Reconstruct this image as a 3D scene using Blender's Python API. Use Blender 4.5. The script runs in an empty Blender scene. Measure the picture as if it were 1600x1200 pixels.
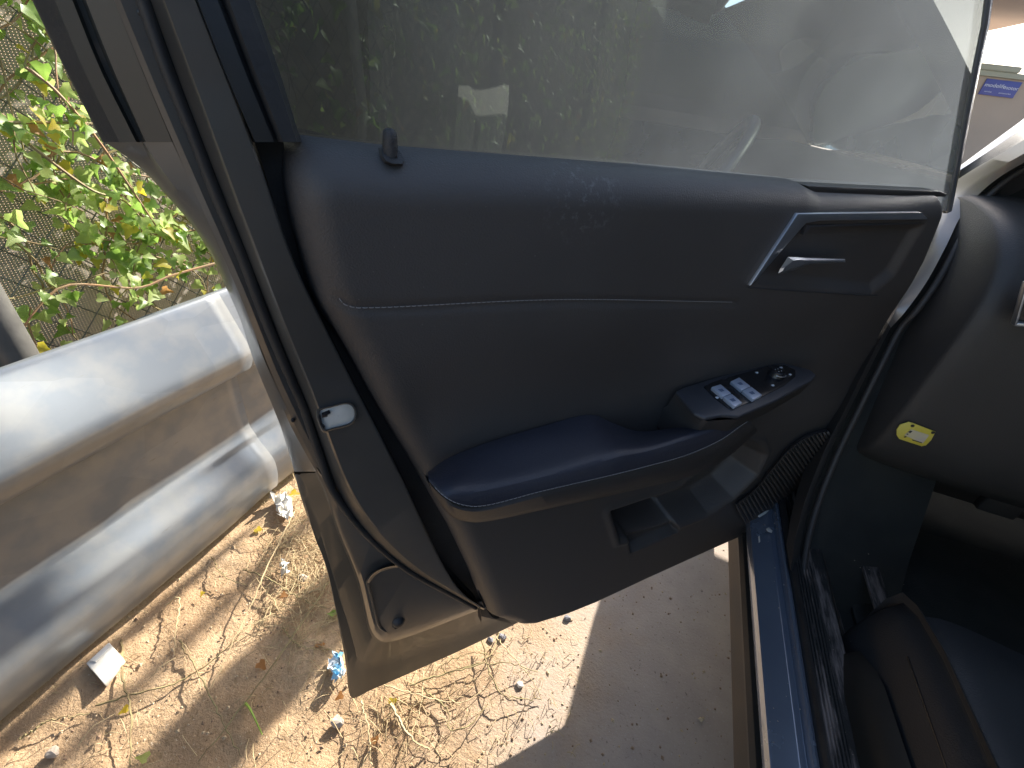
import bpy, bmesh, math, random
import numpy as np
from mathutils import Matrix, Vector
random.seed(7); rng = np.random.default_rng(7)
scene = bpy.context.scene
C = scene.collection
PI = math.pi

# ---------------------------------------------------------------- camera, world, sun
F_PX = 700.0; H = 1.10
_c = np.array([800.0, 600.0])
_hd = np.array([1, .15]) / math.hypot(1, .15); _n = np.array([_hd[1], -_hd[0]])
_nad = _c - _n * (F_PX**2 / float(np.dot(np.array([1120., 180.]) - _c, _n)))
def _ray(u, v): return np.array([(u - 800) / F_PX, (v - 600) / F_PX, 1.0])
_up = -_ray(*_nad); _up /= np.linalg.norm(_up)
_f = _ray(1120, 180); _f -= _up * np.dot(_f, _up); _f /= np.linalg.norm(_f)
_x = np.cross(_f, _up)
R = np.array([_x, _f, _up])          # lens axes -> world axes (X to the car, Y car forward, Z up)
O = np.array([0, 0, H])
cam_data = bpy.data.cameras.new('camera'); cam = bpy.data.objects.new('camera', cam_data); C.objects.link(cam)
M = np.eye(4); M[:3, 0] = R @ [1, 0, 0]; M[:3, 1] = R @ [0, -1, 0]; M[:3, 2] = R @ [0, 0, -1]; M[:3, 3] = O
cam.matrix_world = Matrix(M.tolist())
cam_data.sensor_width = 36; cam_data.lens = 36 * F_PX / 1600; cam_data.clip_start = .02; cam_data.clip_end = 2000
scene.camera = cam

SUN = np.array([.295, 1.58, 1.0])      # towards the sun
world = bpy.data.worlds.new('World'); scene.world = world; world.use_nodes = True
nt = world.node_tree; nt.nodes.clear()
wo = nt.nodes.new('ShaderNodeOutputWorld'); bg = nt.nodes.new('ShaderNodeBackground'); sky = nt.nodes.new('ShaderNodeTexSky')
sky.sky_type = 'NISHITA'; sky.sun_disc = False
sky.sun_elevation = math.atan2(SUN[2], math.hypot(SUN[0], SUN[1])); sky.sun_rotation = math.atan2(SUN[0], SUN[1])
sky.dust_density = 2.0; sky.air_density = 1.0
bg.inputs['Strength'].default_value = .12
nt.links.new(sky.outputs[0], bg.inputs[0]); nt.links.new(bg.outputs[0], wo.inputs[0])
sl = bpy.data.lights.new('sun', 'SUN'); sl.energy = 5.0; sl.angle = math.radians(.4); sl.color = (1, .94, .84)
so = bpy.data.objects.new('sun', sl); C.objects.link(so)
so.rotation_euler = Vector(SUN.tolist()).to_track_quat('Z', 'Y').to_euler(); so.location = (2, 6, 8)
scene.view_settings.view_transform = 'Standard'; scene.view_settings.look = 'None'
scene.view_settings.exposure = 1.38; scene.view_settings.gamma = 1; scene.view_settings.use_curve_mapping = False

# ---------------------------------------------------------------- surveying helpers (a sight line met with a known plane)
def W(u, v):
    r = R @ _ray(u, v); return r / np.linalg.norm(r)
_a = math.radians(42.0)
DD = np.array([math.sin(_a), math.cos(_a), 0.0])      # along the open door, latch -> hinge
DN = np.array([math.cos(_a), -math.sin(_a), 0.0])     # door's inner side
P0 = .34
def dw(s, z, n=0.0): return DD * s + DN * (n - P0) + np.array([0, 0, z])   # door coords -> world
def dp(u, v, n=0.0):
    w = W(u, v); return w * ((n - P0) / float(np.dot(w, DN))) + O
def ds(p): return float(np.dot(p, DD)), float(p[2])
def dsz(u, v, n=0.0): return ds(dp(u, v, n))
def hz(u, v, z): w = W(u, v); return w * ((z - H) / w[2]) + O
def xp(u, v, x): w = W(u, v); return w * (x / w[0]) + O
def yp(u, v, y): w = W(u, v); return w * (y / w[1]) + O

# ---------------------------------------------------------------- materials
def mat(name, col, rough=.5, metal=0.0, coat=0.0, col2=None, nscale=20, bump=0.0, bscale=200, spec=.5, rvar=0.0, detail=6, contrast=(.35, .65), sheen=0, crough=.05):
    m = bpy.data.materials.new(name); m.use_nodes = True
    t = m.node_tree; b = t.nodes['Principled BSDF']
    b.inputs['Base Color'].default_value = (*col, 1); b.inputs['Roughness'].default_value = rough
    b.inputs['Metallic'].default_value = metal; b.inputs['Coat Weight'].default_value = coat
    b.inputs['Coat Roughness'].default_value = crough
    b.inputs['Specular IOR Level'].default_value = spec
    tc = t.nodes.new('ShaderNodeTexCoord')
    n1 = t.nodes.new('ShaderNodeTexNoise'); n1.inputs['Scale'].default_value = nscale; n1.inputs['Detail'].default_value = detail
    t.links.new(tc.outputs['Object'], n1.inputs['Vector'])
    mr = t.nodes.new('ShaderNodeMapRange'); mr.inputs['From Min'].default_value = contrast[0]; mr.inputs['From Max'].default_value = contrast[1]
    t.links.new(n1.outputs['Fac'], mr.inputs['Value'])
    if col2 is not None:
        mx = t.nodes.new('ShaderNodeMix'); mx.data_type = 'RGBA'
        mx.inputs['A'].default_value = (*col, 1); mx.inputs['B'].default_value = (*col2, 1)
        t.links.new(mr.outputs[0], mx.inputs['Factor']); t.links.new(mx.outputs['Result'], b.inputs['Base Color'])
    if rvar:
        r2 = t.nodes.new('ShaderNodeMapRange'); r2.inputs['To Min'].default_value = max(rough - rvar, .02); r2.inputs['To Max'].default_value = rough + rvar
        t.links.new(n1.outputs['Fac'], r2.inputs['Value']); t.links.new(r2.outputs[0], b.inputs['Roughness'])
    if bump:
        n2 = t.nodes.new('ShaderNodeTexNoise'); n2.inputs['Scale'].default_value = bscale; n2.inputs['Detail'].default_value = 4
        t.links.new(tc.outputs['Object'], n2.inputs['Vector'])
        bp = t.nodes.new('ShaderNodeBump'); bp.inputs['Strength'].default_value = bump; bp.inputs['Distance'].default_value = .002
        t.links.new(n2.outputs['Fac'], bp.inputs['Height']); t.links.new(bp.outputs[0], b.inputs['Normal'])
    m['_b'] = 1
    return m
M_paint = mat('car_paint', (.1, .115, .13), .28, .75, .6, col2=(.07, .07, .07), nscale=6, rvar=.06)
M_jamb = mat('jamb_paint', (.125, .122, .115), .32, .65, .35, col2=(.15, .146, .137), nscale=9, rvar=.06, bump=.04, bscale=60)
M_frame = mat('frame_jamb_paint', (.05, .051, .046), .45, .25, .12, col2=(.06, .061, .054), nscale=9, rvar=.06)
M_sill = mat('sill_paint', (.2, .24, .32), .26, .5, .8, col2=(.22, .265, .34), nscale=12, rvar=.06)
M_rubber = mat('rubber', (.018, .019, .021), .55, bump=.2, bscale=300, col2=(.03, .03, .03), nscale=30)
M_trim = mat('trim_plastic', (.062, .056, .053), .5, col2=(.074, .067, .063), nscale=5, bump=.35, bscale=700, rvar=.05, sheen=0)
M_trimlow = mat('hard_plastic', (.036, .033, .032), .46, col2=(.045, .041, .039), nscale=8, bump=.4, bscale=900, rvar=.05)
M_leather = mat('leather', (.03, .032, .045), .44, col2=(.035, .037, .05), nscale=10, bump=.25, bscale=500, rvar=.05)
M_black = mat('gloss_black', (.015, .015, .017), .25, col2=(.02, .02, .022), nscale=20, rvar=.08)
M_silver = mat('satin_silver', (.42, .45, .5), .32, .85, col2=(.5, .52, .56), nscale=15, rvar=.06)
M_panel = mat('switch_bezel', (.05, .053, .062), .42, .2, col2=(.06, .062, .07), nscale=18, bump=.15, bscale=900)
M_btn = mat('switch_silver', (.5, .56, .68), .38, .35, col2=(.55, .6, .7), nscale=30)
M_mark = mat('printed_mark', (.7, .72, .75), .5)
M_markd = mat('printed_mark_dark', (.12, .16, .25), .5)
M_thread = mat('thread', (.3, .29, .28), .8)
M_white = mat('white_plastic', (.72, .72, .68), .45, col2=(.62, .62, .57), nscale=25)
M_carpet = mat('carpet', (.022, .024, .023), .95, bump=1.0, bscale=900, col2=(.033, .034, .031), nscale=14)
M_cladding = mat('cladding', (.06, .056, .05), .5, col2=(.11, .09, .07), nscale=7, bump=.3, bscale=500, rvar=.1)
M_seat = mat('seat_leather', (.022, .026, .032), .55, col2=(.028, .032, .038), nscale=9, bump=.3, bscale=500)
M_seatlight = mat('pale_seat_cover', (.55, .58, .54), .6, col2=(.6, .63, .6), nscale=9, bump=.2, bscale=300)
M_seatside = mat('seat_side_plastic', (.028, .025, .021), .5, col2=(.036, .032, .027), nscale=9)
M_dash = mat('dashboard_plastic', (.042, .04, .039), .5, col2=(.05, .047, .045), nscale=6, bump=.3, bscale=500, rvar=.06)
M_yellow = mat('yellow_card', (.75, .62, .08), .5, col2=(.8, .68, .15), nscale=25)
M_pinch_lit = mat('lit_pillar_paint', (.3, .27, .25), .38, .4, .2, col2=(.36, .33, .3), nscale=8)  # sunlit tone of the pillar put into its colour
M_leafs = [mat('leaf_a', (.12, .2, .04), .4, col2=(.2, .3, .08), nscale=25), mat('leaf_b', (.22, .3, .09), .45, col2=(.34, .4, .16), nscale=25),
           mat('leaf_c', (.38, .3, .04), .5, col2=(.3, .3, .05), nscale=30), mat('leaf_d', (.3, .17, .07), .7, col2=(.22, .12, .05), nscale=30)]
for m in M_leafs:
    m.node_tree.nodes['Principled BSDF'].inputs['Transmission Weight'].default_value = 0
    t = m.node_tree; b = t.nodes['Principled BSDF']; out = [n for n in t.nodes if n.type == 'OUTPUT_MATERIAL'][0]
    tr = t.nodes.new('ShaderNodeBsdfTranslucent'); ms = t.nodes.new('ShaderNodeMixShader'); ms.inputs[0].default_value = .5
    src = b.inputs['Base Color'].links[0].from_socket
    hs = t.nodes.new('ShaderNodeHueSaturation'); hs.inputs['Value'].default_value = 3.0; hs.inputs['Saturation'].default_value = 1.05
    t.links.new(src, hs.inputs['Color']); t.links.new(hs.outputs[0], tr.inputs['Color'])
    t.links.new(b.outputs[0], ms.inputs[1]); t.links.new(tr.outputs[0], ms.inputs[2]); t.links.new(ms.outputs[0], out.inputs[0])
M_stem = mat('vine_stem', (.3, .26, .12), .7, col2=(.22, .14, .07), nscale=30)
M_stemred = mat('dry_stem', (.36, .2, .1), .7, col2=(.28, .2, .12), nscale=30)
M_straw = mat('straw', (.55, .43, .24), .7, col2=(.45, .34, .19), nscale=40)
M_twig = mat('twig', (.2, .14, .07), .8, col2=(.3, .26, .12), nscale=40)
M_grass = mat('green_shoot', (.25, .42, .05), .5, col2=(.35, .5, .08), nscale=30)
M_stone = mat('stone', (.16, .16, .19), .8, col2=(.26, .25, .26), nscale=60, bump=.5, bscale=200)
M_stone2 = mat('pale_stone', (.5, .42, .34), .8, col2=(.4, .34, .28), nscale=60, bump=.5, bscale=200)
M_paper = mat('paper', (.75, .74, .7), .7, col2=(.62, .58, .5), nscale=50)
M_blue = mat('blue_wrapper', (.25, .55, .75), .3, col2=(.7, .75, .78), nscale=45, contrast=(.42, .5))
M_pole = mat('galvanised_post', (.24, .235, .22), .5, .5, col2=(.16, .155, .15), nscale=14, bump=.2, bscale=80)
M_wall = mat('plaster', (.5, .41, .33), .9, col2=(.45, .37, .3), nscale=1.5, bump=.3, bscale=30)
M_coping = mat('coping', (.42, .44, .36), .9)
M_sign = mat('sign_blue', (.07, .09, .35), .4, col2=(.09, .11, .38), nscale=3)
M_signw = mat('sign_white', (.75, .8, .9), .5)
M_fascia = mat('canopy', (.45, .38, .33), .8, col2=(.4, .33, .29), nscale=1)
M_cable = mat('cable', (.03, .03, .03), .6)

# galvanised rail: zinc spangle + scuffs
M_rail = mat('galvanised_steel', (.225, .25, .28), .34, .45, col2=(.29, .3, .305), nscale=14, rvar=.04, bump=.08, bscale=35, contrast=(.4, .6))
def rail_detail():
    t = M_rail.node_tree; b = t.nodes['Principled BSDF']; tc = [n for n in t.nodes if n.type == 'TEX_COORD'][0]
    vo = t.nodes.new('ShaderNodeTexVoronoi'); vo.inputs['Scale'].default_value = 11
    mp = t.nodes.new('ShaderNodeMapping'); mp.inputs['Scale'].default_value = (1, .55, 1); mp.inputs['Rotation'].default_value = (.5, .3, .2)
    t.links.new(tc.outputs['Object'], mp.inputs[0]); t.links.new(mp.outputs[0], vo.inputs['Vector'])
    src = b.inputs['Base Color'].links[0].from_socket
    mx = t.nodes.new('ShaderNodeMix'); mx.data_type = 'RGBA'; mx.blend_type = 'MULTIPLY'; mx.inputs['Factor'].default_value = .35
    bw = t.nodes.new('ShaderNodeSeparateColor'); t.links.new(vo.outputs['Color'], bw.inputs[0])
    mr = t.nodes.new('ShaderNodeMapRange'); mr.inputs['To Min'].default_value = .72; mr.inputs['To Max'].default_value = 1.1
    t.links.new(bw.outputs[0], mr.inputs['Value']); t.links.new(src, mx.inputs['A']); t.links.new(mr.outputs[0], mx.inputs['B'])
    # scattered dark scuffs
    n = t.nodes.new('ShaderNodeTexNoise'); n.inputs['Scale'].default_value = 30; n.inputs['Detail'].default_value = 8; n.inputs['Roughness'].default_value = .75
    mp2 = t.nodes.new('ShaderNodeMapping'); mp2.inputs['Scale'].default_value = (1, .3, 1.6); t.links.new(tc.outputs['Object'], mp2.inputs[0]); t.links.new(mp2.outputs[0], n.inputs['Vector'])
    cr = t.nodes.new('ShaderNodeMapRange'); cr.inputs['From Min'].default_value = .62; cr.inputs['From Max'].default_value = .75
    t.links.new(n.outputs['Fac'], cr.inputs['Value'])
    m2 = t.nodes.new('ShaderNodeMix'); m2.data_type = 'RGBA'; t.links.new(cr.outputs[0], m2.inputs['Factor'])
    t.links.new(mx.outputs['Result'], m2.inputs['A']); m2.inputs['B'].default_value = (.2, .18, .16, 1)
    t.links.new(m2.outputs['Result'], b.inputs['Base Color'])
rail_detail()

def glass_mat(name, tint, haze, trans, reflect):
    m = bpy.data.materials.new(name); m.use_nodes = True; t = m.node_tree; t.nodes.clear()
    o = t.nodes.new('ShaderNodeOutputMaterial'); tr = t.nodes.new('ShaderNodeBsdfTransparent'); tr.inputs[0].default_value = (*tint, 1)
    gl = t.nodes.new('ShaderNodeBsdfGlossy'); gl.inputs['Roughness'].default_value = .015
    gl.inputs['Color'].default_value = (.9, .96, .93, 1)
    fr = t.nodes.new('ShaderNodeFresnel'); fr.inputs[0].default_value = 1.52
    mth = t.nodes.new('ShaderNodeMath'); mth.operation = 'MULTIPLY_ADD'; mth.inputs[1].default_value = reflect; mth.inputs[2].default_value = .0
    t.links.new(fr.outputs[0], mth.inputs[0])
    a = t.nodes.new('ShaderNodeMixShader'); t.links.new(mth.outputs[0], a.inputs[0]); t.links.new(tr.outputs[0], a.inputs[1]); t.links.new(gl.outputs[0], a.inputs[2])
    if haze:  # translucent film that paints glare haze on the glass
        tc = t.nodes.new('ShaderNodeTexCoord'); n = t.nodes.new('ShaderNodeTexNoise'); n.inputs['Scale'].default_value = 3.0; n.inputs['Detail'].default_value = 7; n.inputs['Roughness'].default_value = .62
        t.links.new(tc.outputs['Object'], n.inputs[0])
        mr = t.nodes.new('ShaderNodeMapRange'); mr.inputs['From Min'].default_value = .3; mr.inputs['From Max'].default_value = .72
        mr.inputs['To Min'].default_value = haze * .6; mr.inputs['To Max'].default_value = haze * 1.25
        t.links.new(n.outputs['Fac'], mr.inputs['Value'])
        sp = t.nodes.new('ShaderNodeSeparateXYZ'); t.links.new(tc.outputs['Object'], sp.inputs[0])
        gx = t.nodes.new('ShaderNodeMapRange'); gx.inputs['From Min'].default_value = -.25; gx.inputs['From Max'].default_value = .2; gx.inputs['To Min'].default_value = .2; gx.inputs['To Max'].default_value = 2.1  # painted haze thin at left, thick at right, imitating glare
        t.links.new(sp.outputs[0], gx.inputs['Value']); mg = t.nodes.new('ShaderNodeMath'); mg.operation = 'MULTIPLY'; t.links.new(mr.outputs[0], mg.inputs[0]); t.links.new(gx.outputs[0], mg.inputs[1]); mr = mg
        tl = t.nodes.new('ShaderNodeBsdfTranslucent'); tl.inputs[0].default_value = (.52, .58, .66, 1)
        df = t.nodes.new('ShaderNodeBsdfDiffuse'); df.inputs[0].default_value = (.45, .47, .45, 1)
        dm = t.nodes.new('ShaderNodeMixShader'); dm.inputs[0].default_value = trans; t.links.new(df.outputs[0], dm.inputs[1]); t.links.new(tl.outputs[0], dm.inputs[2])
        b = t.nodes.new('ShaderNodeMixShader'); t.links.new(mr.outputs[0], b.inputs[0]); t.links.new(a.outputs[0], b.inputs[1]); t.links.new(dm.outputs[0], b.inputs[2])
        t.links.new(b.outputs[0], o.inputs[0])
    else: t.links.new(a.outputs[0], o.inputs[0])
    return m
M_glass = glass_mat('hazy_tinted_glass', (.022, .027, .024), .1, .7, .9)
M_tint = glass_mat('dark_privacy_glass', (.012, .013, .013), 0, 0, .5)
M_wind = glass_mat('windscreen_glass', (.13, .15, .14), 0, 0, 1.0)

def ground_mat():
    m = bpy.data.materials.new('sandy_ground'); m.use_nodes = True; t = m.node_tree; b = t.nodes['Principled BSDF']
    b.inputs['Roughness'].default_value = .95; b.inputs['Specular IOR Level'].default_value = .2
    tc = t.nodes.new('ShaderNodeTexCoord'); sep = t.nodes.new('ShaderNodeSeparateXYZ'); t.links.new(tc.outputs['Object'], sep.inputs[0])
    def noise(s, d=6, r=.6):
        n = t.nodes.new('ShaderNodeTexNoise'); n.inputs['Scale'].default_value = s; n.inputs['Detail'].default_value = d; n.inputs['Roughness'].default_value = r
        t.links.new(tc.outputs['Object'], n.inputs['Vector']); return n.outputs['Fac']
    def rng_(v, a, c, x=0., y=1.):
        r = t.nodes.new('ShaderNodeMapRange'); r.inputs['From Min'].default_value = a; r.inputs['From Max'].default_value = c
        r.inputs['To Min'].default_value = x; r.inputs['To Max'].default_value = y; t.links.new(v, r.inputs['Value']); return r.outputs[0]
    def mix(f, a, c, bt='MIX'):
        x = t.nodes.new('ShaderNodeMix'); x.data_type = 'RGBA'; x.blend_type = bt
        if isinstance(f, float): x.inputs['Factor'].default_value = f
        else: t.links.new(f, x.inputs['Factor'])
        for k, s in (('A', a), ('B', c)):
            if isinstance(s, tuple): x.inputs[k].default_value = (*s, 1)
            else: t.links.new(s, x.inputs[k])
        return x.outputs['Result']
    sand = mix(rng_(noise(5), .35, .65), (.43, .285, .165), (.54, .385, .24))
    sand = mix(rng_(noise(60, 8, .7), .5, .72), sand, (.33, .22, .12))
    sand = mix(rng_(noise(170, 4, .7), .62, .7), sand, (.2, .12, .07))      # dark crumbs
    sand = mix(rng_(noise(230, 3, .6), .64, .72), sand, (.75, .62, .45))
    road = mix(rng_(noise(9), .35, .65), (.4, .33, .28), (.47, .39, .325))
    road = mix(rng_(noise(240, 3, .6), .6, .72), road, (.5, .45, .4))
    road = mix(rng_(noise(110, 5, .6), .62, .74), road, (.15, .12, .1))
    ad = t.nodes.new('ShaderNodeMath'); ad.operation = 'MULTIPLY_ADD'; t.links.new(noise(3.5, 8, .65), ad.inputs[0]); ad.inputs[1].default_value = .9; 
    t.links.new(sep.outputs[0], ad.inputs[2])
    f = rng_(ad.outputs[0], .25, .62)
    t.links.new(mix(f, sand, road), b.inputs['Base Color'])
    bp = t.nodes.new('ShaderNodeBump'); bp.inputs['Distance'].default_value = .006
    t.links.new(rng_(f, 0, 1, 1.0, .3), bp.inputs['Strength'])
    t.links.new(noise(150, 6, .7), bp.inputs['Height']); t.links.new(bp.outputs[0], b.inputs['Normal'])
    return m
M_ground = ground_mat()

def net_mat():
    m = bpy.data.materials.new('shade_net'); m.use_nodes = True; t = m.node_tree; b = t.nodes['Principled BSDF']; out = [n for n in t.nodes if n.type == 'OUTPUT_MATERIAL'][0]
    b.inputs['Roughness'].default_value = .8
    tc = t.nodes.new('ShaderNodeTexCoord'); sep = t.nodes.new('ShaderNodeSeparateXYZ'); t.links.new(tc.outputs['Object'], sep.inputs[0])
    n = t.nodes.new('ShaderNodeTexNoise'); n.inputs['Scale'].default_value = 4; n.inputs['Detail'].default_value = 5; t.links.new(tc.outputs['Object'], n.inputs[0])
    def wave(axis, k):
        a = t.nodes.new('ShaderNodeMath'); a.operation = 'MULTIPLY_ADD'; a.inputs[1].default_value = k
        n2 = t.nodes.new('ShaderNodeMath'); n2.operation = 'MULTIPLY'; n2.inputs[1].default_value = 14; t.links.new(n.outputs['Fac'], n2.inputs[0])
        t.links.new(sep.outputs[axis], a.inputs[0]); t.links.new(n2.outputs[0], a.inputs[2])
        s = t.nodes.new('ShaderNodeMath'); s.operation = 'SINE'; t.links.new(a.outputs[0], s.inputs[0]); return s.outputs[0]
    s1 = wave(2, 2 * PI / .0048); s2 = wave(1, 2 * PI / .0065)
    mx = t.nodes.new('ShaderNodeMath'); mx.operation = 'MAXIMUM'; t.links.new(s1, mx.inputs[0]); t.links.new(s2, mx.inputs[1])
    g = t.nodes.new('ShaderNodeMath'); g.operation = 'GREATER_THAN'; g.inputs[1].default_value = -.72; t.links.new(mx.outputs[0], g.inputs[0])
    cm = t.nodes.new('ShaderNodeMix'); cm.data_type = 'RGBA'; cm.inputs['A'].default_value = (.46, .38, .3, 1); cm.inputs['B'].default_value = (.33, .31, .29, 1)
    t.links.new(n.outputs['Fac'], cm.inputs['Factor']); t.links.new(cm.outputs['Result'], b.inputs['Base Color'])
    tr = t.nodes.new('ShaderNodeBsdfTransparent'); ms = t.nodes.new('ShaderNodeMixShader')
    t.links.new(g.outputs[0], ms.inputs[0]); t.links.new(tr.outputs[0], ms.inputs[1]); t.links.new(b.outputs[0], ms.inputs[2]); t.links.new(ms.outputs[0], out.inputs[0])
    return m
M_net = net_mat()

# ---------------------------------------------------------------- object helpers
def link(name, me, m, parent=None, smooth=True):
    o = bpy.data.objects.new(name, me); C.objects.link(o)
    if m is not None: me.materials.append(m)
    if smooth: me.polygons.foreach_set('use_smooth', [True] * len(me.polygons))
    if parent is not None: o.parent = parent
    return o
def mesh(name, vs, fs, m, parent=None, smooth=True, sharp=None):
    me = bpy.data.meshes.new(name); me.from_pydata([tuple(map(float, v)) for v in vs], [], fs); me.update()
    o = link(name, me, m, parent, smooth)
    bm = bmesh.new(); bm.from_mesh(me); bmesh.ops.recalc_face_normals(bm, faces=bm.faces)
    if sharp is not None:
        for e in bm.edges:
            if len(e.link_faces) == 2 and e.calc_face_angle(0) > math.radians(sharp): e.smooth = False
    bm.to_mesh(me); bm.free()
    return o
def tag(o, label=None, cat=None, group=None, kind=None):
    if label: o['label'] = label
    if cat: o['category'] = cat
    if group: o['group'] = group
    if kind: o['kind'] = kind
    return o
def empty(name, loc=(0, 0, 0)):
    o = bpy.data.objects.new(name, None); C.objects.link(o); o.location = loc; o.empty_display_size = .1; return o
def resample(pts, n, smooth=True):
    p = np.array(pts, float)
    if smooth and len(p) > 2:      # Catmull-Rom
        q = [2 * p[0] - p[1]] + list(p) + [2 * p[-1] - p[-2]]; r = []
        for i in range(1, len(q) - 2):
            a, b, c, d = q[i - 1], q[i], q[i + 1], q[i + 2]
            for t in np.linspace(0, 1, 12, endpoint=False):
                r.append(.5 * ((2 * b) + (c - a) * t + (2 * a - 5 * b + 4 * c - d) * t * t + (3 * b - a - 3 * c + d) * t**3))
        r.append(p[-1]); p = np.array(r)
    L = np.concatenate([[0], np.cumsum(np.linalg.norm(np.diff(p, axis=0), axis=1))]); t = np.linspace(0, L[-1], n)
    return np.stack([np.interp(t, L, p[:, k]) for k in range(p.shape[1])], 1)
def grid_faces(nr, nc, wrap=False):
    f = []
    for i in range(nr - 1):
        for j in range(nc - (0 if wrap else 1)):
            k = (j + 1) % nc
            f.append((i * nc + j, i * nc + k, (i + 1) * nc + k, (i + 1) * nc + j))
    return f
def relax(c, k):
    c = np.array(c)
    for _ in range(k): c[1:-1] = .25 * c[:-2] + .5 * c[1:-1] + .25 * c[2:]
    return c
def loft(name, curves, m, parent=None, n=60, smooth=True, sharp=35, rs=True, curve=True, soft=0):
    cs = [relax(resample(c, n, curve), soft) if rs else np.array(c) for c in curves]
    vs = np.concatenate(cs); return mesh(name, vs, grid_faces(len(cs), len(cs[0])), m, parent, smooth, sharp)
def tube_data(pts, r, k=8, cap=True):
    p = np.array(pts, float); n = len(p); rr = np.full(n, r) if np.isscalar(r) else np.array(r)
    vs = []; T = np.gradient(p, axis=0); T /= np.linalg.norm(T, axis=1)[:, None] + 1e-12
    ref = np.array([0, 0, 1.]) if abs(T[0][2]) < .9 else np.array([1., 0, 0])
    u = np.cross(T[0], ref); u /= np.linalg.norm(u)
    for i in range(n):
        u = u - T[i] * np.dot(u, T[i]); u /= np.linalg.norm(u) + 1e-12; w = np.cross(T[i], u)
        for j in range(k):
            a = 2 * PI * j / k; vs.append(p[i] + rr[i] * (math.cos(a) * u + math.sin(a) * w))
    fs = grid_faces(n, k, True)
    if cap: fs += [tuple(range(k))[::-1], tuple((n - 1) * k + j for j in range(k))]
    return vs, fs
def tube(name, pts, r, m, parent=None, k=8, n=None):
    if n: pts = resample(pts, n)
    vs, fs = tube_data(pts, r, k); return mesh(name, vs, fs, m, parent, True, 60)
def join_data(items):
    V = []; F = []
    for vs, fs in items:
        o = len(V); V += list(vs); F += [tuple(a + o for a in f) for f in fs]
    return V, F
def slab(name, poly, d, m, parent=None, bevel=.0015, smooth=True, seg=2):
    """polygon (3D points) given a thickness along vector d, edges bevelled"""
    p = [np.array(q, float) for q in poly]; d = np.array(d, float); n = len(p)
    vs = p + [q - d for q in p]
    fs = [tuple(range(n)), tuple(range(2 * n - 1, n - 1, -1))] + [(i, i + n, (i + 1) % n + n, (i + 1) % n) for i in range(n)]
    o = mesh(name, vs, fs, m, parent, smooth, 30)
    if bevel:
        b = bmesh.new(); b.from_mesh(o.data)
        bmesh.ops.bevel(b, geom=[e for e in b.edges], offset=bevel, segments=seg, affect='EDGES', profile=.5, clamp_overlap=True)
        b.to_mesh(o.data); b.free()
        o.data.polygons.foreach_set('use_smooth', [True] * len(o.data.polygons))
        if hasattr(o.data, 'set_sharp_from_angle'): o.data.set_sharp_from_angle(angle=math.radians(38))
    return o
def box(name, lo, hi, m, parent=None, bevel=.004, seg=3):
    lo = np.array(lo, float); hi = np.array(hi, float)
    poly = [(lo[0], lo[1], hi[2]), (hi[0], lo[1], hi[2]), (hi[0], hi[1], hi[2]), (lo[0], hi[1], hi[2])]
    return slab(name, poly, (0, 0, hi[2] - lo[2]), m, parent, bevel, seg=seg)

# ---------------------------------------------------------------- ground
def build_ground():
    xs = np.concatenate([[-300, -80, -25, -9, -4, -2.2], np.arange(-1.6, .62, .012), [.8, 1.2, 2, 4, 9, 25, 80, 300]])
    ys = np.concatenate([[-300, -80, -25, -9, -4, -1.5], np.arange(-.3, 1.9, .012), [2.1, 2.6, 3.5, 5, 9, 25, 80, 400]])
    X, Y = np.meshgrid(xs, ys, indexing='ij')
    def vn(scale, seed):
        r = np.random.default_rng(seed); g = r.random((200, 200)); u = (X / scale) % 199; v = (Y / scale) % 199
        i = np.floor(u).astype(int); j = np.floor(v).astype(int); a = u - i; b = v - j; a = a * a * (3 - 2 * a); b = b * b * (3 - 2 * b)
        return (g[i, j] * (1 - a) + g[i + 1, j] * a) * (1 - b) + (g[i, j + 1] * (1 - a) + g[i + 1, j + 1] * a) * b - .5
    Z = .05 * vn(.5, 1) * .4 + .018 * vn(.12, 2) + .010 * vn(.045, 3) + .007 * vn(.022, 4)
    wgt = np.clip((-.02 - X) / .25, 0.06, 1); near = ((X > -1.7) & (X < .7) & (Y > -.35) & (Y < 1.95))
    Z = np.where(near, Z * wgt, 0); Z -= Z.max() * .0
    vs = np.stack([X, Y, Z], -1).reshape(-1, 3)
    o = mesh('ground', vs, grid_faces(len(xs), len(ys)), M_ground); tag(o, kind='structure'); 
    return o
build_ground()

# ---------------------------------------------------------------- far wall with sign, canopy
YW = 12.0
top = [yp(1530, 106, YW), yp(1600, 124, YW)]
zt = .5 * (top[0][2] + top[1][2])
w = empty('boundary_wall', (4, YW, 0)); tag(w, 'beige plastered wall with a pale coping, beyond the car, carrying a blue sign', 'wall')
def child_keep(o, p):
    o.parent = p; o.matrix_parent_inverse = Matrix.Translation(-Vector(p.location)); return o
o = box('wall', (-2.5, YW, -.2), (14, YW + .25, zt - .06), M_wall, None, .01); child_keep(o, w)
o = box('coping', (-2.55, YW - .05, zt - .06), (14.05, YW + .3, zt + .02), M_coping, None, .01); child_keep(o, w)
o = box('pier', (3.9, YW - .08, zt + .02), (4.6, YW + .3, zt + .11), M_coping, None, .02); child_keep(o, w)
YS = YW - .03
sg = empty('shop_sign', tuple(yp(1563, 155, YS))); tag(sg, 'small blue rectangular sign with white lettering fixed to the beige wall', 'sign')
cs = [yp(*p, YS) for p in ((1542, 121), (1594, 130), (1585, 155), (1531, 146))]
cx = np.mean([c[0] for c in cs]); cz = np.mean([c[2] for c in cs]); sw = .5 * (abs(cs[1][0] - cs[0][0]) + abs(cs[2][0] - cs[3][0])); sh = .5 * (abs(cs[0][2] - cs[3][2]) + abs(cs[1][2] - cs[2][2]))
print('sign size', sw, sh, 'wall top', zt)
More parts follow.
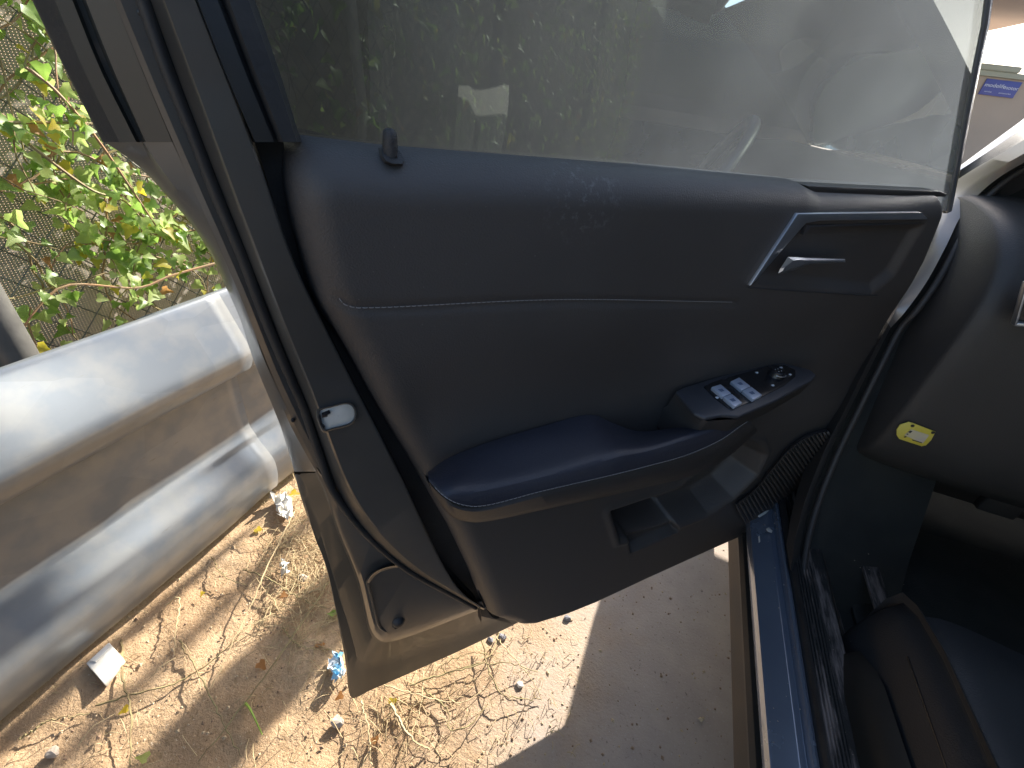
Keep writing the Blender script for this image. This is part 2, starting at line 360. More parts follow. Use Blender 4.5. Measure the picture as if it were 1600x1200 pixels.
o = box('sign_board', (cx - sw / 2, YS, cz - sh / 2), (cx + sw / 2, YS + .03, cz + sh / 2), M_sign, None, .004); child_keep(o, sg)
def text(name, body, size, loc, m, parent, rot=(PI / 2, 0, 0), ext=.002, keep=True, xs=1.0):
    cu = bpy.data.curves.new(name, 'FONT'); cu.body = body; cu.size = size; cu.extrude = ext; cu.align_x = 'CENTER'; cu.align_y = 'CENTER'
    tmp = bpy.data.objects.new(name + '_t', cu); C.objects.link(tmp)
    dg = bpy.context.evaluated_depsgraph_get(); me = bpy.data.meshes.new_from_object(tmp.evaluated_get(dg)); bpy.data.objects.remove(tmp)
    ob = bpy.data.objects.new(name, me); C.objects.link(ob); me.materials.clear(); me.materials.append(m)
    ob.rotation_euler = rot; ob.location = loc; ob.scale = (xs, 1, 1)
    if parent is not None and keep: child_keep(ob, parent)
    return ob
text('lettering', 'modelife', sh * .34, (cx - sw * .17, YS - .004, cz + sh * .12), M_signw, sg, xs=1.15)
text('lettering', 'motor', sh * .32, (cx + sw * .28, YS - .004, cz + sh * .08), M_signw, sg, xs=1.15)
text('small_lettering', 'service', sh * .13, (cx - sw * .28, YS - .004, cz - sh * .28), M_signw, sg, xs=1.3); text('small_lettering', 'accessories', sh * .13, (cx + sw * .2, YS - .004, cz - sh * .28), M_signw, sg, xs=1.3)
# canopy over the yard far in front
a = hz(1543, 49, 3.1); b = hz(1600, 37, 3.1); dirn = (b - a) / np.linalg.norm(b - a); a0 = a - dirn * 6; b0 = b + dirn * 8
back = np.array([-dirn[1], dirn[0], 0]);  back = back if back[1] < 0 else -back
cn = empty('yard_canopy', tuple(a * [1, 1, 0])); tag(cn, 'pinkish beige overhead canopy edge above the wall at the top right', 'canopy')
cp = [a0, b0, b0 + back * 2.2, a0 + back * 2.2]
if np.dot(back, a) > 0: pass
o = slab('canopy_slab', [c + np.array([0, 0, .9]) for c in cp], (0, 0, .9), M_fascia, None, .01); child_keep(o, cn)

# ---------------------------------------------------------------- guardrail
gr = empty('guardrail', (-.85, .6, 0)); tag(gr, 'scuffed galvanised steel W-beam guardrail running past the open door', 'guardrail')
k_top, k_cr, k_bot = .508, .767, 1.232
xr = -.80                                   # crest of the humps
def zk(x, k): return H - k * abs(x)
def kcoef(v):                               # drop per metre for a horizontal line along Y seen at the left image edge
    q = xp(0, v, -1.0); return H - q[2]
prof = []
def P_(x, z): prof.append((x, z))
RS = -.05
ztop = H - k_top * .918; zbot = H - kcoef(1130) * .865
zc1 = H - kcoef(795) * .80                  # lower side of upper hump
hh = ztop - zbot
z = lambda f: zbot + hh * f
def vz(v, x): return (x, H - kcoef(v) * abs(x))
raw = [(-.932, ztop - .006), vz(573, -.922), vz(580, -.914), vz(640, -.890), vz(690, -.871), vz(738, -.853), vz(752, -.850), vz(768, -.854), vz(782, -.863)]
x_, z_ = vz(788, -.870); raw += [(x_, z_), (-.885, z_ - .006), (-.915, z_ - .015), (-.925, z_ - .03)]
zv = raw[-1][1]; a = vz(918, -.924); raw += [(-.926, (zv * .5 + a[1] * .5)), a, vz(930, -.921), vz(975, -.897), vz(1020, -.872), vz(1048, -.858), vz(1068, -.853), vz(1092, -.853), vz(1112, -.858), vz(1128, -.868), (-.88, zbot - .004), (-.893, zbot + .002)]
pr = []
for (x0, z0), (x1, z1) in zip(raw[:-1], raw[1:]):
    for t in np.linspace(0, 1, 5, endpoint=False): pr.append((x0 + (x1 - x0) * t, z0 + (z1 - z0) * t))
pr.append(raw[-1]); pr = np.array(pr)
for _ in range(2): pr[1:-1] = .25 * pr[:-2] + .5 * pr[1:-1] + .25 * pr[2:]
def rail_piece(name, y0, y1, off, ny=40):
    vs = []; ysr = np.linspace(y0, y1, ny)
    for y in ysr:
        wob = .003 * math.sin(y * 2.1) + .0015 * math.sin(y * 7 + 1)
        dent = .006 * math.exp(-((y - .62) / .07)**2)
        for (x, zz) in pr: vs.append((x + off + wob - dent * (zz < z(.3)), y, zz + .001 * math.sin(y * 9 + zz * 20)))
    n = len(pr); fs = grid_faces(ny, n)
    ob = mesh(name, vs, fs, M_rail, None, True, 40)
    so_ = ob.modifiers.new('thickness', 'SOLIDIFY'); so_.thickness = .003; so_.offset = -1
    return ob
o = rail_piece('beam', -2.5, .66, .0, 90); child_keep(o, gr)
o = rail_piece('beam', .655 - .16, 4.8, -.0045, 90); child_keep(o, gr)
for yb in (2.6, 4.6, -1.6):
    o = box('post', (-1.05, yb - .05, -.1), (-.925, yb + .05, ztop - .02), M_pole, None, .004); child_keep(o, gr)
for yb, zz in ((.60, z(.5)), (.56, z(.5))):
    pass

# ---------------------------------------------------------------- fence: posts, net, wires
fx = -1.32
fe = empty('fence', (fx, 1, 0)); tag(fe, 'wire fence covered with grey woven shade net, overgrown with ivy', 'fence')
vs = []; ny, nz = 90, 26
for i, y in enumerate(np.linspace(-1.5, 12, ny)):
    for j, zz in enumerate(np.linspace(-.02, 2.3, nz)):
        vs.append((fx + .02 * math.sin(y * 3 + zz * 2) + .012 * math.sin(y * 9 - zz * 7), y, zz))
o = mesh('shade_net', vs, grid_faces(ny, nz), M_net); child_keep(o, fe)
# chain-link wires in front of the net, joined (far too many to pick apart)
items = []
for s in (1, -1):
    for y0 in np.arange(-3.2, 4.0, .075):
        p0 = np.array([fx + .035 + .004 * s, y0, 0 if s > 0 else 2.2]); p1 = p0 + np.array([0, 2.2, 2.2 * s])
        items.append(tube_data([p0, p1], .0016, 4, False))
o = mesh('chain_wire', *join_data(items), M_pole); o['kind'] = 'stuff'; child_keep(o, fe)
px = xp(22, 548, -1.16); 
for i, (x_, y_) in enumerate(((-1.16, float(px[1])), (fx + .06, 2.9), (fx + .06, 5.3))):
    r_ = .032 if i == 0 else .03
    p = [(x_, y_, -.1), (x_, y_, 2.4)]
    if i == 0:
        q = xp(-30, 300, -1.16); p = [(x_, y_ + .0, -.1), (x_, y_, px[2]), (x_ - .02, y_ - .03, 2.3)]
    o = tube('post', p, r_, M_pole, None, 20); child_keep(o, fe)

# ---------------------------------------------------------------- ivy
def leaf_mesh(k, seed):
    r = np.random.default_rng(seed)
    out = [(0, 0), (.28, -.12), (.5, .12), (.36, .36), (.22, .5), (.12, .8), (0, 1.0), (-.12, .8), (-.22, .5), (-.36, .36), (-.5, .12), (-.28, -.12)]
    out = [(x * (1 + r.uniform(-.15, .15)), y * (1 + r.uniform(-.1, .1))) for x, y in out]
    cup = r.uniform(.15, .5)
    vs = [(0, .3, 0)] + [(x, y, cup * abs(x) ** 1.3 - .25 * y * y + r.uniform(-.03, .03)) for x, y in out]
    fs = [(0, i + 1, (i + 1) % 12 + 1) for i in range(12)]
    me = bpy.data.meshes.new('leaf'); me.from_pydata(vs, [], fs); me.materials.append(M_leafs[k]); 
    me.polygons.foreach_set('use_smooth', [True] * len(me.polygons)); return me
LM = [leaf_mesh(k, 10 * k + j) for k in range(4) for j in range(3)]
iv = empty('climbing_ivy', (fx + .1, .8, 0)); tag(iv, 'sunlit climbing ivy with green and yellow leaves hanging on the net fence', 'ivy')
stems = []
def stem(p0, d, n, r0):
    p = np.array(p0, float); d = np.array(d, float); out = [p.copy()]
    for i in range(n):
        d = d + rng.normal(0, .28, 3) * [.12, 1, 1] + np.array([0, 0, -.05]); d /= np.linalg.norm(d); p = p + d * .035
        p[0] = min(max(p[0], fx + .045), fx + .17); p[2] = max(p[2], .05); out.append(p.copy())
    return np.array(out)
for i in range(75):
    y0 = rng.uniform(.3, 1.15) if i < 55 else rng.uniform(.1, 2.6); z0 = rng.uniform(.42, 1.3)
    stems.append(stem((fx + .08, y0, z0), (0, rng.normal(0, 1), rng.normal(-.2, .7)), rng.integers(8, 22), .0016))
# two long runners seen against the net
stems.append(np.array([xp(u, v, fx + .13) for u, v in ((40, 105), (85, 140), (150, 215), (215, 310), (245, 355))]))
stems.append(np.array([xp(u, v, fx + .13) for u, v in ((45, 225), (110, 275), (150, 300), (200, 318), (240, 372))]))
stems.append(np.array([xp(u, v, fx + .13) for u, v in ((0, 192), (70, 191), (150, 193))]))
stems.append(np.array([xp(u, v, fx + .13) for u, v in ((350, 408), (270, 430), (215, 450), (110, 445), (60, 480), (20, 540))]))
for i, s in enumerate(stems):
    if i < 75 and i % 2: s = s[::1]
    s = resample(s, 24)
    o = tube('stem', s, np.linspace(.0024, .0012, 24) * (1.5 if i >= 75 else 1), M_stem if i % 3 else M_stemred, None, 5); child_keep(o, iv)
spots = []
for i in range(3100):
    s = stems[rng.integers(len(stems))]; p = resample(s, 24)[rng.integers(24)] + rng.normal(0, .018, 3) * [.6, 1, 1]
    # patchy cover: leave windows where the net shows
    dens = .5 + .5 * math.sin(p[1] * 9 + 1.3) * math.sin(p[2] * 11 + .4)
    if rng.random() > .3 + dens * .8: continue
    spots.append(p)
def leaf_matrix(p, size):
    zax = np.array([1.0, rng.normal(0, .55), rng.normal(.55, .45)]); zax /= np.linalg.norm(zax)
    yax = np.array([rng.normal(0, .3), rng.normal(0, .7), rng.normal(-.6, .6)]); yax -= zax * np.dot(yax, zax); yax /= np.linalg.norm(yax)
    xax = np.cross(yax, zax); m_ = np.eye(4); m_[:3, 0] = xax * size; m_[:3, 1] = yax * size; m_[:3, 2] = zax * size; m_[:3, 3] = p
    return m_
def pick():
    k = rng.choice(4, p=[.4, .48, .09, .03]); return LM[k * 3 + rng.integers(3)]
def inview(p):
    q = R.T @ (np.array(p) - O); 
    if q[2] < .1: return False
    u = 800 + F_PX * q[0] / q[2]; v = 600 + F_PX * q[1] / q[2]; return -40 < u < 360 and -40 < v < 600 and not (u > 60 + .3 * v + 110)
nleaf = 0; rest = []
spots.sort(key=lambda p: 0 if inview(p) else 1)
for p in spots:
    p[0] = min(max(p[0], fx + .05), fx + .2)
    size = rng.uniform(.014, .036); mm = leaf_matrix(p, size); me = pick()
    if nleaf < 300:
        o = bpy.data.objects.new('leaf', me); C.objects.link(o); o.parent = iv; o.matrix_parent_inverse = Matrix.Translation(-Vector(iv.location)); o.matrix_world = Matrix(mm.tolist()); 
        o.matrix_basis = Matrix(mm.tolist()); nleaf += 1
    else: rest.append((mm, me))
# the other leaves, further along the fence, as one joined part per look
for j in range(2600):
    y = rng.uniform(1.3, 8); p = np.array([fx + .06 + rng.random() * .12, y, rng.uniform(.1, 2.2)]); rest.append((leaf_matrix(p, rng.uniform(.03, .065)), pick()))
for j in range(500):
    p = np.array([fx + .05 + rng.random() * .12, rng.uniform(-.6, 1.5), rng.uniform(1.25, 2.2)]); rest.append((leaf_matrix(p, rng.uniform(.03, .065)), pick()))
V = []; Fc = []; MI = []
for mm, me in rest:
    o_ = len(V); co = np.array([v.co[:] for v in me.vertices]); co = co @ mm[:3, :3].T + mm[:3, 3]; V += co.tolist()
    k = M_leafs.index(me.materials[0])
    for pl in me.polygons: Fc.append(tuple(a + o_ for a in pl.vertices)); MI.append(k)
me = bpy.data.meshes.new('foliage'); me.from_pydata(V, [], Fc)
for m in M_leafs: me.materials.append(m)
me.polygons.foreach_set('material_index', MI); me.polygons.foreach_set('use_smooth', [True] * len(Fc))
o = bpy.data.objects.new('foliage', me); C.objects.link(o); o['kind'] = 'stuff'; child_keep(o, iv)

# ================================================================ THE CAR
car = empty('parked_car', (.9, -.3, 0)); tag(car, 'dark grey car with its front left door standing open', 'car')
def part(o, p=None): return child_keep(o, car) if p is None else p
def cpart(o): return child_keep(o, car)

# ---- the door; everything on it is a sub-part of the door shell
TOPZ = 1.52
def curve_px(l, nn):
    """image polyline (top to bottom) + depths -> 3-D, with the top carried on up to the door's upper frame"""
    pts = [dp(u, v, n_) for (u, v), n_ in zip(l, nn)]
    a, b = pts[0], pts[1]; d = a - b; t = (TOPZ - a[2]) / max(d[2], 1e-6); 
    m1 = a + d * t * .3; m2 = m1 + d * t * .35 * np.array([.75, .75, 1]); m3 = m2 + d * t * .35 * np.array([.5, .5, 1])
    return [m3, m2, m1] + pts
def atv(keys, vlist):
    ks = np.array(keys, float); return [(float(np.interp(v, ks[:, 0], ks[:, 1])), v) for v in vlist]
VL = [0, 60, 120, 180, 220, 245, 270, 300, 350, 400, 450, 500, 560, 600, 640, 677, 717, 763, 814, 860, 895, 925, 949]
K0 = [(0, 307), (100, 345), (220, 396), (270, 414), (400, 450), (500, 502), (560, 532), (620, 562), (740, 625), (880, 689), (924, 718), (949, 752)]
K1 = [(0, 252), (100, 289), (220, 334), (300, 361), (400, 401), (500, 437), (560, 463), (620, 490), (640, 495), (677, 508), (763, 541), (814, 574), (881, 637), (924, 708), (949, 749)]
K2 = [(0, 234), (100, 268), (220, 316), (300, 346), (400, 388), (500, 425), (560, 450), (640, 485), (677, 497), (763, 527), (814, 557), (881, 622), (924, 700), (949, 746)]
K3 = [(0, 178), (100, 218), (220, 268), (300, 306), (350, 326), (400, 348), (482, 386), (560, 412), (635, 447), (717, 487), (773, 524), (848, 599), (880, 641), (915, 690), (949, 743)]
def ncurve(keys, n0, n1=None, v0=700, v1=949):
    l = atv(keys, VL); n1 = n0 if n1 is None else n1
    return curve_px(l, [n0 + (n1 - n0) * min(max((v - v0) / (v1 - v0), 0), 1) for v in VL])
K0b = [(a, b - 3) for a, b in K0]; K1b = [(a, b + 5) for a, b in K1]
NC = 110
c0x = ncurve([(a, b + 1) for a, b in K0], -.02, -.02)
c0 = ncurve(K0, -.001, -.001); c0i = ncurve(K0b, 0); c1i = ncurve(K1b, 0); c1m = ncurve([(a, b + 1.5) for a, b in K1], -.002, 0); c1 = ncurve(K1, -.006, -.002)
c2 = ncurve(K2, -.03, -.008); c2b = ncurve([(a, b - 3) for a, b in K2], -.034, -.01)
K3m = [(a, b + 10 if a < 800 else b + 3) for a, b in K3]
c3m = ncurve(K3m, -.033, -.01); c3 = ncurve(K3, -.036, -.012); 
door = loft('car_door', [c0x, c0, c0i, c1i, c1m, c1, c2, c2b, c3m, c3], M_jamb, None, NC, True, 24, soft=14); cpart(door); door['label'] = 'open front left door seen from inside with dark grey painted jamb'
def dpart(o):
    o.parent = door; o.matrix_parent_inverse = door.matrix_world.inverted() if False else Matrix.Identity(4)
    # door mesh holds world coordinates under the car's offset; undo the same offset
    o.matrix_parent_inverse = Matrix.Identity(4); return o
# upper outer band of the frame (above the belt): two olive-reflecting strips, groove, black outer moulding
VU = [0, 60, 120, 180, 222]
def ucurve(keys, nn): 
    return curve_px([(float(np.interp(v, [k[0] for k in keys], [k[1] for k in keys])), v) for v in VU], [nn] * len(VU))
u0 = ucurve([(0, 178), (100, 218), (222, 269)], -.0365)
u1 = ucurve([(0, 134), (100, 173), (222, 228)], -.042)
u2 = ucurve([(0, 128), (100, 167), (222, 225)], -.050)
u3 = ucurve([(0, 119), (100, 158), (222, 219)], -.050)
u4 = ucurve([(0, 113), (100, 152), (222, 213)], -.045)
u5 = ucurve([(0, 86), (100, 126), (222, 187)], -.052)
dpart(loft('frame_jamb', [u0, u1, u2, u3, u4, u5], M_frame, None, 40, True, 40))
u6 = ucurve([(0, 84), (100, 124), (222, 186)], -.062); u7 = ucurve([(0, 53), (100, 100), (222, 163)], -.07); u8 = ucurve([(0, 50), (100, 97), (222, 160)], -.078); u9 = ucurve([(0, 60), (100, 106), (222, 168)], -.095)
dpart(loft('outer_moulding', [u5, u6, u7, u8, u9], M_rubber, None, 40, True, 40))
# shoulder and lower flange: from seal channel (K3) out to the hem
VS = [222, 240, 262, 285, 305, 325, 350, 375, 400, 450, 500, 560, 640, 680, 737]
def scurve(keys, nk):
    ks = np.array(keys, float); nk = np.array(nk, float)
    return [dp(float(np.interp(v, ks[:, 0], ks[:, 1])), v, float(np.interp(v, nk[:, 0], nk[:, 1]))) for v in VS]
s0 = scurve(K3, [(222, -.0365), (737, -.036)])
s1 = scurve([(222, 224), (262, 250), (305, 283), (350, 318), (400, 342), (500, 385), (560, 409), (640, 443), (677, 460), (737, 494)], [(222, -.047), (300, -.045), (737, -.038)])
s2 = scurve([(222, 221), (240, 230), (262, 243), (305, 272), (350, 306), (400, 337), (500, 381), (560, 402), (640, 436), (680, 452), (737, 478)], [(222, -.06), (300, -.058), (737, -.055)])
s3 = scurve([(222, 200), (240, 218), (262, 236), (305, 266), (350, 302), (400, 334), (500, 378), (560, 396), (640, 430), (680, 445), (737, 466)], [(222, -.064), (737, -.065)])
s4 = scurve([(222, 163), (240, 192), (262, 222), (305, 260), (350, 300), (400, 331), (500, 376), (560, 395), (640, 428), (680, 443), (737, 460)], [(222, -.085), (300, -.09), (737, -.08)])
s5 = [p - DN * .03 + DD * .02 for p in s4]
dpart(loft('shoulder_jamb', [s0, s1, s2, s3, s4, s5], M_jamb, None, 60, True, 26, soft=3))
s1b = scurve([(222, 190), (240, 206), (262, 226), (285, 243), (305, 263), (350, 300), (400, 333)], [(222, -.075), (400, -.075)])
# lower jamb below v=737 : seal channel -> triangular panel -> ridge line B -> stepped flange -> hem
LB = [(494, 737), (508, 765), (531, 832), (551, 880), (562, 911), (571, 950), (579, 982), (590, 998), (607, 1003), (652, 990), (725, 962), (820, 925)]
K3L = [(494, 731), (508, 750), (524, 773), (560, 810), (599, 848), (641, 880), (668, 900), (690, 915), (712, 927), (730, 938), (745, 946), (757, 951)]
N_ = len(LB)
ka = [dp(u, v, -.036 + .024 * i / 11) for i, (u, v) in enumerate(K3L)]
kb = [dp(u - 1, v + 2, -.040 + .026 * i / 11) for i, (u, v) in enumerate(K3L)]
def offs(l, du, dv): return [(u + du, v + dv) for u, v in l]
lin = []
for i, (u, v) in enumerate(LB):      # inner edge of ridge, moved towards the panel
    if i < 6: lin.append((u + 6, v - 2))
    elif i < 8: lin.append((u + 6, v - 5))
    else: lin.append((u + 1, v - 7))
kc = [dp(u, v, -.040 + (.026) * i / 11) for i, (u, v) in enumerate(lin)]
kd = [dp(u, v, -.043 + .022 * i / 11) for i, (u, v) in enumerate(LB)]
low = loft('lower_jamb', [ka, kb, kc, kd], M_jamb, None, 60, True, 35); dpart(low)
dpart(slab('inner_panel', [dp(u, v, -.052) for u, v in ((480, 660), (740, 660), (900, 860), (830, 955), (790, 955), (600, 1040), (552, 1000), (520, 850))], DN * .004, M_jamb, None, 0))
dpart(slab('inner_panel', [dp(u, v, -.045) for u, v in ((370, 200), (470, 200), (620, 240), (760, 660), (560, 655), (520, 560), (470, 450), (430, 330))], DN * .004, M_jamb, None, 0))
# stepped flange outward of line B
LC = [(470, 740), (486, 778), (505, 840), (520, 890), (533, 935), (545, 970), (556, 1010), (562, 1030), (580, 1034), (650, 1012), (735, 980), (835, 935)]
LD = [(464, 741), (476, 782), (492, 840), (504, 868), (514, 900), (527, 960), (541, 1018), (548, 1046), (575, 1048), (652, 1025), (740, 992), (845, 943)]
LE = [(460, 741), (472, 783), (487, 825), (500, 855), (510, 888), (527, 965), (541, 1040), (549, 1090), (580, 1078), (660, 1043), (750, 1002), (855, 950)]
def lc(l, n0, n1): return [dp(u, v, n0 + (n1 - n0) * i / 11) for i, (u, v) in enumerate(l)]
kd2 = lc(offs(LB, -3, 2), -.05, -.03); ke = lc(LC, -.060, -.034); ke2 = lc(offs(LC, -2, 2), -.064, -.036); kf = lc(LD, -.068, -.036); kg = lc(LE, -.080, -.034)
kg2 = [p - DN * .006 - np.array([0, 0, .001]) for p in kg]; kh = [p - DN * .03 + DD * (.03 if i < 7 else 0) + np.array([0, 0, .05 if i > 6 else 0]) for i, p in enumerate(kg)]
dpart(loft('hem_flange', [kd, kd2, ke, ke2, kf, kg, kg2, kh], M_frame, None, 70, True, 38))
# door outer skin (behind everything)
sk = []
for s_ in np.linspace(.03, 1.0, 30):
    row = []
    for zz in np.linspace(.28, 1.03, 16):
        bulge = .05 * math.sin(PI * (zz - .2) / 1.0); row.append(dw(s_ + (0.08 * max(0, .5 - zz) if s_ < .2 else 0), zz, -.115 - bulge))
    sk.append(row)
dpart(loft('outer_skin', sk, M_paint, None, 16, True, 60, rs=False))
bk0 = ucurve([(0, 104), (222, 214)], -.062); bk1 = ucurve([(0, 348), (222, 440)], -.026)
dpart(loft('jamb_backing', [bk0, bk1], M_rubber, None, 40, True, 40))
bl0 = scurve([(222, 215), (240, 222), (262, 240), (305, 280), (350, 314), (400, 345), (500, 388), (560, 408), (640, 440), (680, 455), (737, 474)], [(222, -.066), (737, -.062)]); bl1 = scurve([(a, b - 4) for a, b in K0], [(222, -.03), (737, -.03)])
dpart(loft('jamb_backing', [bl0, bl1], M_jamb, None, 60, True, 40))
# recess pocket pressed into the triangular lower panel with drain grommet
pk = [(576, 911), (583, 900), (600, 890), (632, 884), (640, 887), (660, 903), (690, 917), (709, 926), (710, 938), (704, 948), (650, 976), (616, 986), (600, 984), (591, 972), (583, 940)]
def scl(l, f, cu=645, cv=940): return [(cu + (u - cu) * f, cv + (v - cv) * f) for u, v in l]
def closed(l, n, k=60):
    pp = [dp(u, v, n) for u, v in l]; pp.append(pp[0]); return resample(pp, k)
pocket_n = -.024
rings = [closed(scl(pk, 1.07), pocket_n - .004), closed(scl(pk, 1.04), pocket_n + .0015), closed(scl(pk, 1.0), pocket_n + .0005), closed(scl(pk, .97), pocket_n - .008), closed(scl(pk, .93), pocket_n - .0095), closed(scl(pk, .02), pocket_n - .0095)]
dpart(loft('pressed_pocket', rings, M_jamb, None, 60, True, 50, rs=False))
g0 = dp(620, 962, pocket_n - .009)
def lathe(name, c, axis, prof, m, k=24):
    axis = np.array(axis, float); axis /= np.linalg.norm(axis); ref = np.array([0, 0, 1.]) if abs(axis[2]) < .9 else np.array([1., 0, 0])
    u = np.cross(axis, ref); u /= np.linalg.norm(u); w_ = np.cross(axis, u); rows = []
    for r, h in prof: rows += [c + axis * h + r * (math.cos(2 * PI * j / k) * u + math.sin(2 * PI * j / k) * w_) for j in range(k)]
    return mesh(name, rows, grid_faces(len(prof), k, True), m, None, True, 40)
dpart(lathe('grommet', g0, DN, [(.0001, .017), (.004, .017), (.0065, .0155), (.0085, .013), (.011, .008), (.0125, .004), (.0155, .0015), (.0165, -.003)], M_trimlow))
dpart(lathe('grommet_plug', dp(618, 973, pocket_n - .002), DN, [(.0001, .006), (.004, .0075), (.006, .005), (.0065, -.004)], M_trimlow, 16))
for (u, v) in ((629, 905), (666, 940)): dpart(lathe('clip', dp(u, v, pocket_n - .008), DN, [(.0001, .0012), (.002, .001), (.003, 0)], M_jamb, 12))
for (u, v, n_) in ((220, 20, -.034), (332, 303, -.034), (405, 482, -.033), (458, 657, -.033), (500, 713, -.034), (555, 793, -.026)):
    dpart(lathe('seal_clip', dp(u, v, n_), DN, [(.0001, .0015), (.0015, .0012), (.0022, -.001)], M_black, 12))
# black rubber bead lying in the seal channel
bead = ncurve([(a, b - 9 if a < 780 else b - 3) for a, b in K2], -.031, -.010)
dpart(tube('seal_strip', resample(bead, 120), .0042, M_rubber, None, 10))
# latch slot: pressed lip, white plastic latch housing
lp = [(500, 652), (502, 641), (520, 636), (536, 632), (546, 633), (552, 640), (553, 650), (549, 658), (540, 663), (520, 668), (508, 670)]
cu, cv = 528, 650
rings = [closed(scl(lp, 1.22, cu, cv), -.001), closed(scl(lp, 1.15, cu, cv), .003), closed(scl(lp, 1.06, cu, cv), .003), closed(scl(lp, 1.0, cu, cv), -.002), closed(scl(lp, .97, cu, cv), -.012)]
dpart(loft('latch_surround', [r + DN * .0005 for r in rings], M_jamb, None, 60, True, 50, rs=False))
rings = [closed(scl(lp, 1.02, cu, cv), .0002), closed(scl(lp, .9, cu, cv), .0006), closed(scl(lp, .5, cu + 2, cv - 1), .0012), closed(scl(lp, .02, cu, cv), .0012)]
hs = loft('latch_housing', rings, M_white, None, 60, True, 50, rs=False); dpart(hs)
dpart(slab('latch_slot', [dp(*p, .0035) for p in ((503, 648), (515, 643), (517, 646), (512, 648), (512, 651), (504, 653))], DN * .003, M_black, None, .0003))
dpart(slab('latch_claw', [dp(*p, .0035) for p in ((497, 650), (501, 650), (504, 664), (508, 667), (506, 671), (500, 664))], DN * .003, M_black, None, .0003))
# dark gap between jamb and trim
T = [(437, 222), (441, 260), (448, 320), (462, 380), (490, 470), (520, 520), (545, 560), (590, 640), (650, 740), (697, 817), (730, 885), (757, 945), (795, 975)]
g1 = [dp(u + 6, v, -.022) for u, v in T]
g0c = [dp(float(np.interp(v, [k[0] for k in K0], [k[1] for k in K0])) + .5, v, -.004) for u, v in T]
dpart(loft('trim_gap_seal', [g0c, [p - DN * .016 for p in g0c], g1], M_rubber, None, 70, True, 60))
# teal-grey painted window frame strip and rubber run above the belt
f0 = ucurve([(0, 307), (100, 345), (222, 397)], -.001); f0b = ucurve([(0, 309), (100, 347), (222, 399)], .002); f1 = ucurve([(0, 340), (100, 378), (222, 428)], .001); f2 = ucurve([(0, 349), (100, 386), (222, 435)], -.004)
dpart(loft('window_frame', [f0, f0b, f1, f2], M_paint, None, 40, True, 40))
r0 = ucurve([(0, 348), (100, 385), (222, 434)], -.003); r1 = ucurve([(0, 358), (100, 394), (222, 443)], .002); r2 = ucurve([(0, 388), (100, 424), (222, 464)], -.002); r3 = ucurve([(0, 398), (100, 433), (222, 471)], -.018); r4 = ucurve([(0, 398), (100, 433), (222, 471)], -.04)
dpart(loft('window_rubber', [r0, r1, r2, r3, r4], M_rubber, None, 40, True, 40))
# ---- window glass
gn = -.032
GB = [dp(u, v, gn) for u, v in ((455, 240), (600, 250), (1000, 285), (1260, 310), (1480, 330))]
fr_l = resample(r3, 6)
gl_pts = []
right = [dp(1480, 330, gn), dp(1495, 250, gn), dp(1512, 160, gn), dp(1527, 80, gn), dp(1541, 0, gn)]
d_ = right[-1] - right[-2]; t_ = (TOPZ - right[-1][2]) / d_[2]; right.append(right[-1] + d_ * t_ + DD * -.05)
left = [dp(455, 240, gn)] + [p for p in [dp(433, 170, gn), dp(415, 100, gn), dp(394, 30, gn)]]; d_ = left[-1] - left[-2]; left.append(left[-1] + (d_ / d_[2]) * (TOPZ - left[-1][2]) * np.array([.5, .5, 1]))
lc_ = resample(left, 16); rc_ = resample(right, 16)
rows = [[(lc_[i] * (1 - t) + rc_[i] * t) for t in np.linspace(0, 1, 24)] for i in range(16)]
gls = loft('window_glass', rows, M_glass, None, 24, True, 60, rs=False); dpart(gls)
dpart(tube('glass_edge', [p + DD * .004 for p in rc_], .0035, M_silver, None, 8))
dpart(tube('frame_edge', [p + DD * .013 - DN * .006 for p in rc_], .007, M_paint, None, 8))
# top frame of the door
tp0 = left[-1]; tp1 = right[-1]
dpart(slab('top_frame', [tp0 + [0, 0, .05] - DD * .06, tp1 + [0, 0, .05] + DD * .02, tp1 - [0, 0, .01], tp0 - [0, 0, .01] - DD * .06], DN * .04, M_paint, None, .006))

# ---- inner trim as a relief over (s,z)
L_ = [dsz(u, v, -.005) for u, v in [(440, 222)] + T[1:]]
B_ = [dsz(*p, .02) for p in ((795, 975), (830, 973), (880, 958), (925, 940), (1000, 905), (1100, 860), (1180, 825), (1230, 793), (1268, 750))]
Rr = [dsz(*p, .0) for p in ((1478, 303), (1462, 345), (1440, 400), (1405, 465), (1378, 520), (1345, 590), (1310, 660), (1275, 735))]
B_[-1] = Rr[-1]; L_[-1] = B_[0]
Tt = [dsz(*p, -.02) for p in ((440, 221), (455, 216), (475, 215), (600, 230), (800, 245), (1000, 260), (1240, 282), (1262, 292), (1400, 299), (1478, 303))]
Tt[0] = L_[0]; Tt[-1] = Rr[0]
NU, NV = 300, 200
Lc = resample(L_, NV)[::1]; Rc = resample(Rr, NV); Tc = resample(Tt, NU, False); Bc = resample(B_, NU, False)
uu = np.linspace(0, 1, NU)[None, :, None]; vv = np.linspace(0, 1, NV)[:, None, None]
Sg = (1 - vv) * Tc[None] + vv * Bc[None] + (1 - uu) * Lc[:, None] + uu * Rc[:, None] - ((1 - uu) * (1 - vv) * Tc[0] + uu * (1 - vv) * Tc[-1] + (1 - uu) * vv * Bc[0] + uu * vv * Bc[-1])
S = Sg[..., 0]; Z = Sg[..., 1]
